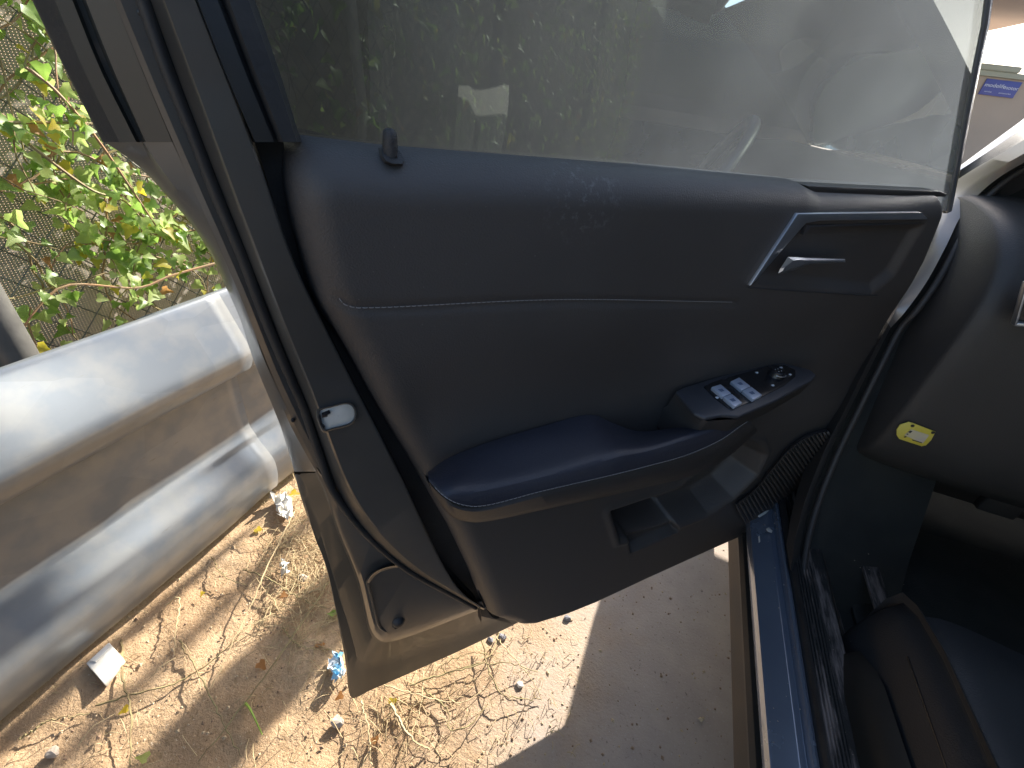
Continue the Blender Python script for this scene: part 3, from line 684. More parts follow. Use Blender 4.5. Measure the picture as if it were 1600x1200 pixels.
def dist_poly(px_, py_, poly, closed_=False):
    best = np.full(px_.shape, 1e9); P = np.array(poly); n = len(P)
    for i in range(n if closed_ else n - 1):
        a = P[i]; b = P[(i + 1) % n]; d = b - a; t = np.clip(((px_ - a[0]) * d[0] + (py_ - a[1]) * d[1]) / (d @ d + 1e-12), 0, 1)
        best = np.minimum(best, np.hypot(px_ - a[0] - t * d[0], py_ - a[1] - t * d[1]))
    return best
def inside(px_, py_, poly):
    P = np.array(poly); r = np.zeros(px_.shape, bool); n = len(P)
    for i in range(n):
        a = P[i]; b = P[(i + 1) % n]; c = ((a[1] > py_) != (b[1] > py_)); x = (b[0] - a[0]) * (py_ - a[1]) / (b[1] - a[1] + 1e-15) + a[0]; r ^= c & (px_ < x)
    return r
def sstep(x, a, b): t = np.clip((x - a) / (b - a), 0, 1); return t * t * (3 - 2 * t)
dL = dist_poly(S, Z, L_); dB = dist_poly(S, Z, B_); dT = dist_poly(S, Z, Tt); dR = dist_poly(S, Z, Rr)
nrm = .012 + .018 * sstep(1.05 - Z, .1, .6)                               # swells slowly towards the bottom
round_ = lambda d, r: np.sqrt(np.clip(1 - (1 - np.clip(d / r, 0, 1))**2, 0, 1))
nrm -= .034 * (1 - round_(dL, .030))
nrm -= .022 * (1 - round_(dB, .018))
nrm -= .034 * (1 - round_(dT, .034))
nrm -= .016 * (1 - round_(dR, .02))
# soft crease below the upper stitch line
st_px = [(530, 466), (545, 478), (600, 480), (870, 468), (1145, 472)]
st = [dsz(u, v, .008) for u, v in st_px]; dS = dist_poly(S, Z, st)
nrm -= .0022 * np.exp(-(dS / .004)**2)
below = sstep(.92 - Z, 0, .12) * sstep(S, .05, .12)
nrm -= .012 * below * (1 - sstep(.75 - Z, 0, .1))
# door pocket under the armrest
pkt = [dsz(*p, .03) for p in ((955, 800), (1060, 765), (1165, 690), (1192, 697), (1199, 712), (1183, 742), (1145, 778), (1105, 803), (1040, 828), (968, 846))]
ip = inside(S, Z, pkt); dpk = dist_poly(S, Z, pkt, True); sd = np.where(ip, dpk, -dpk)
nrm -= .055 * sstep(sd, -.002, .020); nrm += .004 * np.exp(-((sd + .006) / .006)**2)
bx = [dsz(*p, .0) for p in ((958, 800), (1038, 785), (1045, 812), (968, 844))]
ib = inside(S, Z, bx); db_ = dist_poly(S, Z, bx, True); nrm -= .018 * sstep(np.where(ib, db_, 0), 0, .008)
# shallow dish for the inner handle
hd_ = [dsz(*p, .012) for p in ((1172, 447), (1254, 345), (1452, 345), (1400, 430), (1362, 462))]
ih = inside(S, Z, hd_); dh = dist_poly(S, Z, hd_, True); nrm -= .012 * sstep(np.where(ih, dh, 0), 0, .018)
wpt = (DD[None, None] * S[..., None] + DN[None, None] * (nrm[..., None] - P0)); wpt[..., 2] = Z
# skirt turning back round the edge so the panel has depth
trim_vs = wpt.reshape(-1, 3).tolist(); trim_fs = grid_faces(NV, NU)
border = [i for i in range(NU)] + [r * NU + NU - 1 for r in range(1, NV)] + [(NV - 1) * NU + c for c in range(NU - 2, -1, -1)] + [r * NU for r in range(NV - 2, 0, -1)]
base = len(trim_vs)
for b in border: trim_vs.append((np.array(trim_vs[b]) - DN * .03).tolist())
nb = len(border)
for i in range(nb): trim_fs.append((border[i], border[(i + 1) % nb], base + (i + 1) % nb, base + i))
# scuff and dust on the trim
def trim_dust():
    t = M_trim.node_tree; b = t.nodes['Principled BSDF']; tc = [n for n in t.nodes if n.type == 'TEX_COORD'][0]
    src = b.inputs['Base Color'].links[0].from_socket
    c = dp(905, 305, .0)
    vm = t.nodes.new('ShaderNodeVectorMath'); vm.operation = 'DISTANCE'; geo = t.nodes.new('ShaderNodeNewGeometry'); t.links.new(geo.outputs['Position'], vm.inputs[0]); vm.inputs[1].default_value = tuple(c)
    mr = t.nodes.new('ShaderNodeMapRange'); mr.inputs['From Min'].default_value = .006; mr.inputs['From Max'].default_value = .05; mr.inputs['To Min'].default_value = 1; mr.inputs['To Max'].default_value = 0
    t.links.new(vm.outputs['Value'], mr.inputs['Value'])
    n = t.nodes.new('ShaderNodeTexNoise'); n.inputs['Scale'].default_value = 130; n.inputs['Detail'].default_value = 8; n.inputs['Roughness'].default_value = .7; t.links.new(geo.outputs['Position'], n.inputs[0])
    m2 = t.nodes.new('ShaderNodeMapRange'); m2.inputs['From Min'].default_value = .52; m2.inputs['From Max'].default_value = .7; t.links.new(n.outputs['Fac'], m2.inputs['Value'])
    mu = t.nodes.new('ShaderNodeMath'); mu.operation = 'MULTIPLY'; t.links.new(mr.outputs[0], mu.inputs[0]); t.links.new(m2.outputs[0], mu.inputs[1])
    mx = t.nodes.new('ShaderNodeMix'); mx.data_type = 'RGBA'; t.links.new(mu.outputs[0], mx.inputs['Factor']); t.links.new(src, mx.inputs['A']); mx.inputs['B'].default_value = (.2, .2, .205, 1)
    # fine lint specks
    n3 = t.nodes.new('ShaderNodeTexNoise'); n3.inputs['Scale'].default_value = 420; n3.inputs['Detail'].default_value = 2; t.links.new(geo.outputs['Position'], n3.inputs[0])
    m3 = t.nodes.new('ShaderNodeMapRange'); m3.inputs['From Min'].default_value = .74; m3.inputs['From Max'].default_value = .8; t.links.new(n3.outputs['Fac'], m3.inputs['Value'])
    m4 = t.nodes.new('ShaderNodeMix'); m4.data_type = 'RGBA'; t.links.new(m3.outputs[0], m4.inputs['Factor']); t.links.new(mx.outputs['Result'], m4.inputs['A']); m4.inputs['B'].default_value = (.16, .15, .14, 1)
    t.links.new(m4.outputs['Result'], b.inputs['Base Color'])
trim_dust()
trim = mesh('door_trim', trim_vs, trim_fs, M_trim, None, True, 50); dpart(trim); trim['label'] = 'black moulded inner trim panel'
def trim_n(s, z):
    i = int(np.argmin((S - s)**2 + (Z - z)**2)); return float(nrm.reshape(-1)[i])
def on_trim(u, v, lift=0.0):
    s, z_ = dsz(u, v, .01); n_ = trim_n(s, z_); 
    for _ in range(2): s, z_ = dsz(u, v, n_); n_ = trim_n(s, z_)
    return dp(u, v, n_ + lift)
def stitches(name, pts, L=.0036, gap=.0012, r=.00038):
    P = resample(pts, 1200); cl = np.concatenate([[0], np.cumsum(np.linalg.norm(np.diff(P, axis=0), axis=1))]); it = []; t = 0
    while t + L < cl[-1]:
        a = [np.interp(t + L * k / 3, cl, P[:, j]) for k in range(4) for j in range(3)]; a = np.array(a).reshape(4, 3); a[1:3] += DN * .0005
        it.append(tube_data(a, r, 5)); t += L + gap
    return mesh(name, *join_data(it), M_thread, None, True, 60)
P_st = resample([np.array([u, v, 0.]) for u, v in st_px], 60)
dpart(stitches('stitching', [on_trim(p[0], p[1], .0006) for p in P_st]))

# ---- armrest
def acurve(l, nn): return [dp(u, v, n_) for (u, v), n_ in zip(l, nn)]
A_back = acurve([(668, 738), (700, 716), (760, 692), (840, 668), (920, 648), (960, 662), (1000, 674), (1060, 667), (1110, 654), (1150, 648), (1168, 653)], [.02, .012, .01, .008, .006, .012, .025, .04, .05, .056, .062])
A_a = acurve([(668, 741), (702, 724), (762, 702), (842, 680), (922, 662), (960, 670), (1000, 679), (1060, 670), (1110, 657), (1150, 649.5), (1169, 654)], [.030, .028, .026, .024, .022, .026, .036, .05, .058, .062, .066])
A_m = acurve([(669, 744), (705, 748), (765, 742), (845, 724), (925, 703), (965, 694), (1010, 690), (1065, 677), (1115, 663), (1152, 652), (1171, 655)], [.040, .058, .060, .060, .060, .060, .062, .066, .068, .070, .070])
A_c = acurve([(670, 747), (700, 768), (740, 770), (845, 746), (930, 724), (970, 712), (1012, 703), (1068, 686), (1117, 670), (1155, 655), (1172, 656.5)], [.046, .072, .077, .078, .078, .079, .079, .079, .078, .076, .073])
A_s = acurve([(670, 752), (692, 775), (720, 789), (760, 790), (850, 767), (950, 744), (1010, 729), (1070, 712), (1122, 689), (1160, 663), (1173, 657)], [.048, .072, .079, .081, .083, .084, .084, .083, .081, .077, .074])
pad = loft('armrest_pad', [A_back, A_a, A_m, A_c, A_s], M_leather, None, 120, True, 70)
pad.modifiers.new('sub', 'SUBSURF').levels = 1; pad.modifiers['sub'].render_levels = 2; dpart(pad)
A_s2 = [p - np.array([0, 0, .002]) - DN * .001 for p in A_s]
A_l0 = acurve([(671, 757), (694, 783), (722, 797), (762, 797), (852, 774), (952, 751), (1012, 736), (1072, 719), (1125, 695), (1162, 668), (1175, 660)], [.049, .073, .081, .083, .085, .086, .086, .085, .083, .078, .075])
A_l1 = acurve([(674, 765), (700, 800), (728, 811), (765, 810), (855, 790), (955, 768), (1015, 752), (1075, 737), (1128, 712), (1166, 682), (1180, 668)], [.044, .066, .073, .075, .077, .078, .078, .077, .075, .070, .066])
A_l2 = acurve([(678, 775), (704, 806), (730, 815), (766, 814), (856, 795), (956, 774), (1016, 760), (1076, 745), (1130, 719), (1168, 688), (1184, 672)], [.030, .048, .052, .055, .055, .055, .055, .055, .05, .045, .04])
A_l3 = [p - DN * .05 for p in A_l2]
dpart(loft('armrest_base', [A_s2, A_l0, A_l1, A_l2, A_l3], M_trimlow, None, 120, True, 60))
dpart(stitches('stitching', [p + DN * .0012 + np.array([0, 0, .0022]) for p in resample(A_s, 160)[4:-4]]))
# support column between armrest front end and pocket (grab handle root)
# ---- switch panel on the front end of the armrest
ZP = .79
def hp(u, v, z_=ZP): return hz(u, v, z_)
plate = [(1056, 611), (1068, 605), (1116, 590), (1202, 568), (1225, 567), (1266, 577), (1276, 586), (1267, 595), (1215, 624), (1155, 650), (1128, 648), (1103, 653), (1085, 645)]
dpart(slab('switch_plate', [hp(u, v) for u, v in plate], (0, 0, .006), M_panel, None, .0022, seg=3))
pw = [(1056, 611), (1103, 653), (1155, 650), (1215, 624), (1267, 595), (1276, 586)]
sidet = [hp(u, v) - np.array([0, 0, .005]) for u, v in pw]
sideb = [p - np.array([0, 0, .06]) - DN * .03 for p in sidet]
sidec = [p - np.array([0, 0, .022]) - DN * .004 for p in sidet]
dpart(loft('console_side', [sidet, sidec, sideb], M_trimlow, None, 50, True, 60, curve=False))
ins = [(1100, 604), (1112, 597), (1180, 577), (1200, 571), (1226, 570), (1243, 578), (1243, 588), (1225, 602), (1190, 620), (1150, 637), (1138, 637), (1118, 622)]
dpart(slab('switch_insert', [hp(u, v, ZP + .0015) for u, v in ins], (0, 0, .004), M_black, None, .0006))
def sw(quad):
    (a, b, c, d) = quad
    def mid(p, q, t=.5): return (p[0] * (1 - t) + q[0] * t, p[1] * (1 - t) + q[1] * t)
    for (q0, q1, q2, q3) in ((a, b, mid(b, c, .49), mid(a, d, .49)), (mid(a, d, .52), mid(b, c, .52), c, d)):
        s_ = slab('window_switch', [hp(*p, ZP + .0065) for p in (q0, q1, q2, q3)], (0, 0, .005), M_btn, None, .0006); dpart(s_)
        cu_ = np.mean([hp(*p, ZP + .0067) for p in (q0, q1, q2, q3)], axis=0)
        dpart(slab('switch_icon', [cu_ + DD * x * .004 + DN * y * .0028 for x, y in ((-1, -1), (1, -1), (.6, 1), (-1, 1))], (0, 0, .0003), M_markd, None, 0))
sw(((1112, 604.5), (1126, 600), (1160, 629), (1148, 635)))
sw(((1142, 595.5), (1155, 589.5), (1191, 617), (1177, 624)))
ctr = hp(1213, 585, ZP + .003)
kn = lathe('mirror_knob', ctr, (0, 0, 1), [(.0001, .007), (.009, .0072), (.0105, .006), (.011, .003), (.0125, -.002)], M_black, 32); dpart(kn)
arc = [ctr + .0118 * (math.cos(a) * DD + math.sin(a) * DN) + np.array([0, 0, .003]) for a in np.linspace(math.radians(55), math.radians(150), 16)]
dpart(tube('knob_chrome', arc, .0009, M_silver, None, 6))
for (u, v) in ((1121, 621), (1183, 582), (1221, 574), (1235, 585), (1208, 602)):
    c_ = hp(u, v, ZP + .0022)
    dpart(slab('control_icon', [c_ + DD * x * .0026 + DN * y * .0018 for x, y in ((-1, -1), (1, -1), (1, .4), (.2, .4), (.2, 1), (-1, 1))], (0, 0, .0004), M_mark, None, 0))
for dx_, dy_ in ((-.003, -.003), (.003, -.003), (-.003, .003), (.003, .003)):
    c_ = ctr + DD * dx_ + DN * dy_ + np.array([0, 0, .0076])
    dpart(slab('knob_mark', [c_ + DD * x * .0007 + DN * y * .0007 for x, y in ((-1, -1), (1, -1), (0, 1))], (0, 0, .0003), M_mark, None, 0))

# ---- inner handle with bright surround
def tp(u, v, lift=.004): return dp(u, v, .012 + lift)
bz = [(1247, 334), (1440, 332), (1450, 341), (1448, 343), (1282, 345), (1260, 349), (1254, 355), (1182, 438), (1172, 447)]
dpart(slab('handle_surround', [tp(*p, .004) for p in bz], DN * .008, M_silver, None, .0008))
b2 = [(1262, 352), (1438, 348), (1436, 350.5), (1268, 355.5), (1256, 368)]
dpart(slab('surround_lip', [tp(*p, .0) for p in b2], DN * .006, M_panel, None, .0006))
b3 = [(1168, 448.5), (1262, 455), (1372, 462), (1371, 463.5), (1262, 457), (1170, 450.5)]
dpart(slab('surround_lip', [tp(*p, .001) for p in b3], DN * .006, M_panel, None, .0004))
hk = [(1231, 401.5), (1245, 402), (1260, 403), (1300, 404), (1320.5, 404.5), (1321, 410), (1300, 411), (1266, 412.5), (1256, 416), (1240, 423), (1219, 429), (1216, 427), (1219, 420)]
inner = [(1240, 407), (1248, 406), (1262, 406.5), (1300, 406.5), (1318, 406.5), (1318.5, 409), (1300, 409), (1264, 409.5), (1252, 412), (1240, 417), (1226, 424), (1222, 424), (1226, 418)]
ho = [tp(*p, .002) for p in hk]; hm = [tp(*p, .013) for p in hk]; hi = [tp(*p, .016) for p in inner]
ho.append(ho[0]); hm.append(hm[0]); hi.append(hi[0])
cc = np.mean(hi, axis=0)
dpart(loft('inner_handle', [ho, hm, hi, [p * .25 + cc * .75 for p in hi]], M_silver, None, 0, True, 30, rs=False))

# ---- lock knob and escutcheon
es = [(591, 231), (600, 229), (619, 231), (627, 240), (632, 252), (629, 259), (612, 259), (600, 254), (593, 244)]
on = -.012
esn = [dp(u, v, on + .014 * ((v - 229) / 30)) for u, v in es]; esn2 = [p + DN * .004 + np.array([0, 0, .001]) for p in [dp(612 + (u - 612) * .86, 244 + (v - 244) * .84, on + .014 * ((v - 229) / 30)) for u, v in es]]
c_ = np.mean(esn2, axis=0)
dpart(loft('lock_bezel', [esn + [esn[0]], esn2 + [esn2[0]], [p * .45 + c_ * .55 - DN * .001 for p in esn2 + [esn2[0]]], [p * .4 + c_ * .6 - DN * .012 for p in esn2 + [esn2[0]]]], M_trimlow, None, 0, True, 40, rs=False))
kb_ = dp(610, 247, -.006); kt_ = dp(607, 201, -.006); kt_ = np.array([kb_[0], kb_[1], kt_[2]])
dpart(lathe('lock_knob', kb_ - [0, 0, .008], (0, 0, 1), [(.0052, 0), (.0052, .012), (.0050, kt_[2] - kb_[2] + .002), (.0046, kt_[2] - kb_[2] + .006), (.003, kt_[2] - kb_[2] + .008), (.0001, kt_[2] - kb_[2] + .0085)], M_trimlow, 20))
# front corner cap of the belt (catches the sun)
cap = [(1262, 290), (1330, 293), (1400, 296), (1470, 299), (1481, 303), (1478, 308), (1440, 308), (1380, 306), (1300, 303), (1266, 300)]
dpart(slab('mirror_corner_trim', [dp(u, v, -.008) for u, v in cap], DN * .03, M_trimlow, None, .003))

# ---- ribbed air grille along the lower front of the trim
t0 = np.array([1283., 676.]); rib_top = resample([np.array([u, v, 0.]) for u, v in ((1293, 673), (1262, 683), (1232, 704), (1205, 735), (1180, 765), (1150, 788))], 30)
rib_bot = resample([np.array([u, v, 0.]) for u, v in ((1296, 682), (1283, 712), (1256, 745), (1226, 778), (1198, 800), (1166, 818))], 30)
for i in range(30):
    a = rib_top[i]; b = rib_bot[i]
    pts = [dp(a[0] * (1 - t) + b[0] * t, a[1] * (1 - t) + b[1] * t, .040 + .004 * math.sin(PI * t)) for t in np.linspace(0, 1, 7)]
    dpart(tube('grille_rib', pts, [.0008, .0022, .0026, .0026, .0026, .0022, .0008], M_trim, None, 6))
rt = [dp(p[0], p[1], .039) for p in rib_top]; rb = [dp(p[0], p[1], .039) for p in rib_bot]
rt0 = [dp(p[0] - 4, p[1] - 5, .02) for p in rib_top]; rb0 = [dp(p[0] + 4, p[1] + 5, .02) for p in rib_bot]
dpart(loft('grille_base', [rt0, rt, rb, rb0], M_trim, None, 40, True, 60))

# ---------------------------------------------------------------- sill, rocker and lower cladding (run along Y)
def strip_x(u, v, z_): return float(hz(u, v, z_)[0])
Y0, Y1 = -1.6, 1.02
def yloft(name, prof_, m, y0=Y0, y1=Y1, parent=None, ny=24, sharp=40, curve=False):
    rows = [[(x, y, zz) for (x, zz) in prof_] for y in np.linspace(y0, y1, ny)]
    o = mesh(name, [p for r in rows for p in r], grid_faces(ny, len(prof_)), m, None, True, sharp); return o
xa = strip_x(1145, 1200, .20); xb = strip_x(1177, 1200, .325); xg = strip_x(1190, 1200, .335)
print('sill xs', xa, xb, xg)
xc = strip_x(1196, 1200, .375); xd = strip_x(1204, 1200, .385); xe = strip_x(1252, 1200, .405); xf = strip_x(1258, 1200, .402); xh = strip_x(1277, 1200, .42)
cpart(yloft('rocker_cladding', [(xa + .12, .17), (xa + .02, .185), (xa, .205), (xa - .001, .26), (xb - .002, .318), (xb + .004, .326), (xb + .02, .326)], M_cladding))
cpart(yloft('rocker_gap', [(xb + .012, .315), (xb + .02, .33), (xg + .01, .34), (xc + .012, .36)], M_black))
cpart(yloft('sill', [(xc + .006, .355), (xc, .366), (xc + .0006, .374), (xd, .3845), (xd + .004, .386), (xe - .002, .404), (xe, .4045), (xf, .402), (xf + .003, .4025), (xh - .003, .419), (xh, .421), (xh + .004, .419), (xh + .006, .40)], M_sill, sharp=55))
x2 = xh + .004
w1 = strip_x(1290, 1200, .425); w2 = strip_x(1308, 1200, .44); w3 = strip_x(1330, 1200, .43); w4 = strip_x(1360, 1200, .42)
cpart(yloft('sill_seal', [(x2, .412), (x2 + .002, .426), (x2 + .008, .432), (w1 + .002, .430), (w1 + .004, .42)], M_rubber))
# ribbed scuff plate, with its dusty worn streaks
M_scuff = mat('dusty_scuff_plate', (.018, .02, .02), .5, col2=(.03, .03, .03), nscale=40, bump=.3, bscale=300)
def scuff():
    t = M_scuff.node_tree; b = t.nodes['Principled BSDF']; src = b.inputs['Base Color'].links[0].from_socket
    geo = t.nodes.new('ShaderNodeNewGeometry'); mp = t.nodes.new('ShaderNodeMapping'); mp.inputs['Scale'].default_value = (55, 6, 30); t.links.new(geo.outputs['Position'], mp.inputs[0])
    n = t.nodes.new('ShaderNodeTexNoise'); n.inputs['Scale'].default_value = 1; n.inputs['Detail'].default_value = 9; n.inputs['Roughness'].default_value = .68; t.links.new(mp.outputs[0], n.inputs[0])
    r = t.nodes.new('ShaderNodeMapRange'); r.inputs['From Min'].default_value = .5; r.inputs['From Max'].default_value = .62; t.links.new(n.outputs['Fac'], r.inputs['Value'])
    mx = t.nodes.new('ShaderNodeMix'); mx.data_type = 'RGBA'; t.links.new(r.outputs[0], mx.inputs['Factor']); t.links.new(src, mx.inputs['A']); mx.inputs['B'].default_value = (.24, .2, .18, 1)
    t.links.new(mx.outputs['Result'], b.inputs['Base Color'])
scuff()
pf = [(w1 + .004, .422)]; nr = 5
for i in range(nr):
    xx = w1 + .006 + (w3 - w1 - .004) * i / nr; pf += [(xx, .424), (xx + .002, .428), (xx + .0045, .428), (xx + .006, .424)]
pf += [(w3 + .004, .426), (w4, .424), (w4 + .02, .40), (w4 + .035, .355), (w4 + .06, .345)]
cpart(yloft('scuff_plate', pf, M_scuff, sharp=35, y0=-.5, y1=.93))
# tread strip with faint raised lettering-like ribs, floor carpet and mat
cpart(yloft('floor_carpet', [(w4 + .03, .348), (w4 + .10, .335), (1.6, .33)], M_carpet, y0=-.6, y1=1.35))
fm = [(w4 + .09, .1), (w4 + .62, .1), (w4 + .62, .98), (w4 + .5, 1.05), (w4 + .12, 1.02), (w4 + .085, .9)]
cpart(slab('floor_mat', [(x, y, .347) for x, y in fm], (0, 0, .01), mat('rubber_mat', (.02, .024, .022), .6, col2=(.035, .036, .032), nscale=20, bump=.6, bscale=300), None, .003))
hp_ = [(w4 + .015, .60), (w4 + .03, .86)]
# worn strip inside the footwell
a_, b_, c2_, d2_ = hz(1338, 850, .40), hz(1362, 850, .40), hz(1392, 945, .40), hz(1368, 950, .40)
cpart(slab('tread_strip', [a_, b_, c2_, d2_], (0, 0, .006), M_scuff, None, .001))

# ---------------------------------------------------------------- hinge pillar, A-pillar, fender
def pc(l, x): return [xp(u, v, xx) for (u, v), xx in zip(l, x if hasattr(x, '__len__') else [x] * len(l))]
# outer flange down the hinge pillar: sunlit top painted pale, shaded lower part dark
LA = [(1660, 205), (1600, 240), (1545, 270), (1500, 300), (1478, 330), (1458, 370), (1430, 425), (1405, 475), (1388, 506), (1360, 560), (1320, 640), (1290, 700), (1262, 770), (1245, 830), (1235, 890)]
LB2 = [(1660, 222), (1600, 254), (1560, 278), (1528, 305), (1500, 340), (1478, 385), (1448, 440), (1416, 485), (1392, 512), (1364, 566), (1325, 645), (1296, 706), (1268, 776), (1250, 836), (1240, 896)]
xx_ = [.50, .49, .48, .47, .455, .44, .43, .42, .415, .41, .405, .40, .395, .39, .385]
pa = pc(LA, [x - .012 for x in xx_]); pb = pc(LB2, xx_); 
pcx = [p + np.array([.012, .03, 0]) for p in pb]
K9 = 9
cpart(loft('hinge_pillar', [[p + np.array([.0, .06, -.0]) for p in pa[:K9]], pa[:K9], [(a * .5 + b * .5) + np.array([-.004, 0, 0]) for a, b in zip(pa[:K9], pb[:K9])], pb[:K9], pcx[:K9]], M_pinch_lit, None, 80, True, 50))
cpart(loft('lower_hinge_pillar', [[p + np.array([.0, .06, -.0]) for p in pa[K9 - 1:]], pa[K9 - 1:], pb[K9 - 1:], pcx[K9 - 1:]], M_dash, None, 60, True, 50))
rl = [(1740, 250), (1680, 290), (1640, 330), (1610, 380), (1580, 430), (1560, 480), (1540, 530), (1520, 580), (1500, 630), (1480, 690), (1460, 760), (1440, 820), (1420, 880), (1400, 960), (1380, 1040)]
rr_ = [xp(u, v, .62) for u, v in rl]
cpart(loft('footwell_side_trim', [pcx, [a * .5 + b * .5 for a, b in zip(pcx, rr_)], rr_], M_carpet, None, 60, True, 60))
# rubber opening seal just inside the flange
ps = [p + np.array([.016, .004, 0]) for p in pb]
cpart(tube('opening_seal', resample(ps, 80), .0055, M_trimlow, None, 10))
# A-pillar: bright upper edge, outer face, inner trim
E0 = pc([(1488, 268), (1515, 248), (1550, 222), (1600, 186), (1660, 146)], [.46, .48, .50, .53, .57])
E1 = pc([(1488, 274), (1515, 256), (1550, 233), (1600, 200), (1660, 163)], [.46, .475, .495, .525, .56])
E2 = pc([(1484, 284), (1512, 268), (1555, 240), (1600, 214), (1660, 182)], [.465, .475, .49, .51, .54])
E3 = pc([(1480, 300), (1505, 292), (1550, 266), (1600, 238), (1660, 206)], [.465, .47, .48, .49, .50])
def extend(c, k): d = c[-1] - c[-2]; d /= np.linalg.norm(d); return list(c) + [c[-1] + d * k * .4, c[-1] + d * k]
def topill(c): # carry on up to the roof header
    e = c[-1]; t_ = np.array([.66 + (e[0] - .56) * .6, .62 + (e[1] - 1.2) * .2, 1.5]); return list(c) + [e * .5 + t_ * .5 + np.array([0, 0, .03]), t_]
cpart(loft('windscreen_pillar', [[p + np.array([.03, .04, .0]) for p in topill(E0)], topill(E0), topill(E1)], M_silver, None, 50, True, 60))
cpart(loft('pillar_trim', [topill(E1), topill(E2), topill(E3), [p + np.array([.05, .0, -.03]) for p in topill(E3)]], M_dash, None, 50, True, 60))
# fender and bonnet seen past the pillar, body sides, roof
def body():
    # fender: from the rocker to the bonnet edge
    prof_ = [(.42, .10), (.35, .20), (.335, .42), (.325, .65), (.33, .85), (.36, .95), (.42, .985)]
    ys_ = [1.08, 1.3, 1.6, 2.0, 2.6]; rows = []
    for y in ys_:
        k = (y - 1.08) / 1.52; rows.append([(x + .05 * k ** 4, y, z_ - .05 * k) for x, z_ in prof_])
    cpart(loft('front_wing', rows, M_paint, None, 7, True, 60, rs=False))
    rows = []
    for i, y in enumerate(np.linspace(1.22, 2.6, 12)):
        k = (y - 1.22) / 1.38
        rows.append([(x, y, .985 + .075 * math.sin(PI * (x - .40) / 1.7) ** .5 * (1 - .25 * k) - .05 * k * k if .41 + .05 * k < x < 2.09 - .05 * k else .985 - .05 * k) for x in np.linspace(.40 + .05 * k, 2.1 - .05 * k, 18)])
    cpart(loft('bonnet', rows, M_paint, None, 18, True, 60, rs=False))
    rows = [[(x, y, z_ ) for x, z_ in [(.40, .25), (.33, .45), (.32, .7), (.34, .95), (.36, 1.03)]] for y in np.linspace(-2.6, -.12, 14)]
    cpart(loft('rear_side_panel', rows, M_paint, None, 5, True, 60, rs=False))
    rows = []
    for y in np.linspace(-2.4, .62, 16):
        k = max(0, (y - .1) / .52)
        rows.append([(x, y, 1.50 + .10 * math.sin(PI * min(max((x - .55) / 1.4, 0), 1)) ** .6 - .06 * k * k) for x in np.linspace(.55, 1.95, 14)])
    r_ = loft('roof', rows, M_paint, None, 14, True, 60, rs=False); so2 = r_.modifiers.new('t', 'SOLIDIFY'); so2.thickness = .04; so2.offset = -1; cpart(r_)
    cpart(tube('roof_header', [(.60, .62, 1.475), (1.25, .66, 1.52), (1.95, .62, 1.475)], .035, M_dash, None, 10, n=12))
    # centre pillar and its trim
    cpart(loft('centre_pillar', [[(.36, -.10, .40), (.35, -.12, 1.03), (.47, -.2, 1.3), (.56, -.26, 1.50)], [(.36, -.22, .40), (.35, -.25, 1.03), (.47, -.32, 1.3), (.56, -.36, 1.5)]], M_paint, None, 20))
    cpart(loft('pillar_cover', [[(.43, -.10, .42), (.42, -.12, 1.03), (.52, -.2, 1.3), (.60, -.26, 1.48)], [(.43, -.22, .42), (.42, -.25, 1.03), (.52, -.32, 1.3), (.6, -.36, 1.48)]], M_dash, None, 20))
    cpart(loft('right_side', [[(2.15, y, .3), (2.2, y, .7), (2.14, y, 1.03)] for y in np.linspace(-2.6, 2.2, 6)], M_paint, None, 3, rs=False))
    cpart(loft('right_glass', [[(2.12, -2.4, 1.03), (1.95, -2.3, 1.5)], [(2.12, .5, 1.03), (1.95, .5, 1.5)], [(2.11, 1.24, 1.03), (1.95, .62, 1.5)]], M_tint, None, 2, rs=False))
    cpart(loft('rear_glass', [[(.5, -2.5, 1.0), (.55, -2.35, 1.5)], [(2.1, -2.5, 1.0), (1.95, -2.35, 1.5)]], M_tint, None, 2, rs=False))
    # windscreen
    rows = [[(x, y + .12 * math.sin(PI * (x - .5) / 1.5) if .5 < x < 2 else y, z_) for x in np.linspace(.55 + .1 * k, 2.11 - .16 * k, 12)] for (y, z_, k) in ((1.22, 1.04, 0), (.92, 1.27, .5), (.64, 1.46, 1))]
    cpart(loft('windscreen', rows, M_wind, None, 12, True, 60, rs=False))
body()
# door mirror outside, seen in the gap
mc = xp(1516, 214, .47) + np.array([0, .12, 0])
mv = []
# dashboard: a long lofted body across the car, driver's side end visible
ysd = [(1.22, 1.03), (1.12, 1.045), (.98, 1.03), (.90, .99), (.862, .93), (.852, .85), (.850, .75), (.853, .66), (.87, .60), (.93, .55), (1.02, .50), (1.12, .42), (1.20, .36)]
rows = []
for i, x in enumerate([.4549, .455, .462, .48, .52, .7, 1.0, 1.4, 2.05]):
    pull = [.999, .055, .025, .008, 0, 0, 0, 0, 0][i]
    cy, czz = 1.08, .78
    rows.append([(x, y + (cy - y) * pull, z_ + (czz - z_) * pull) for y, z_ in resample(np.array(ysd), 40)])
db = loft('dashboard', rows, M_dash, None, 40, True, 70, rs=False); cpart(db)
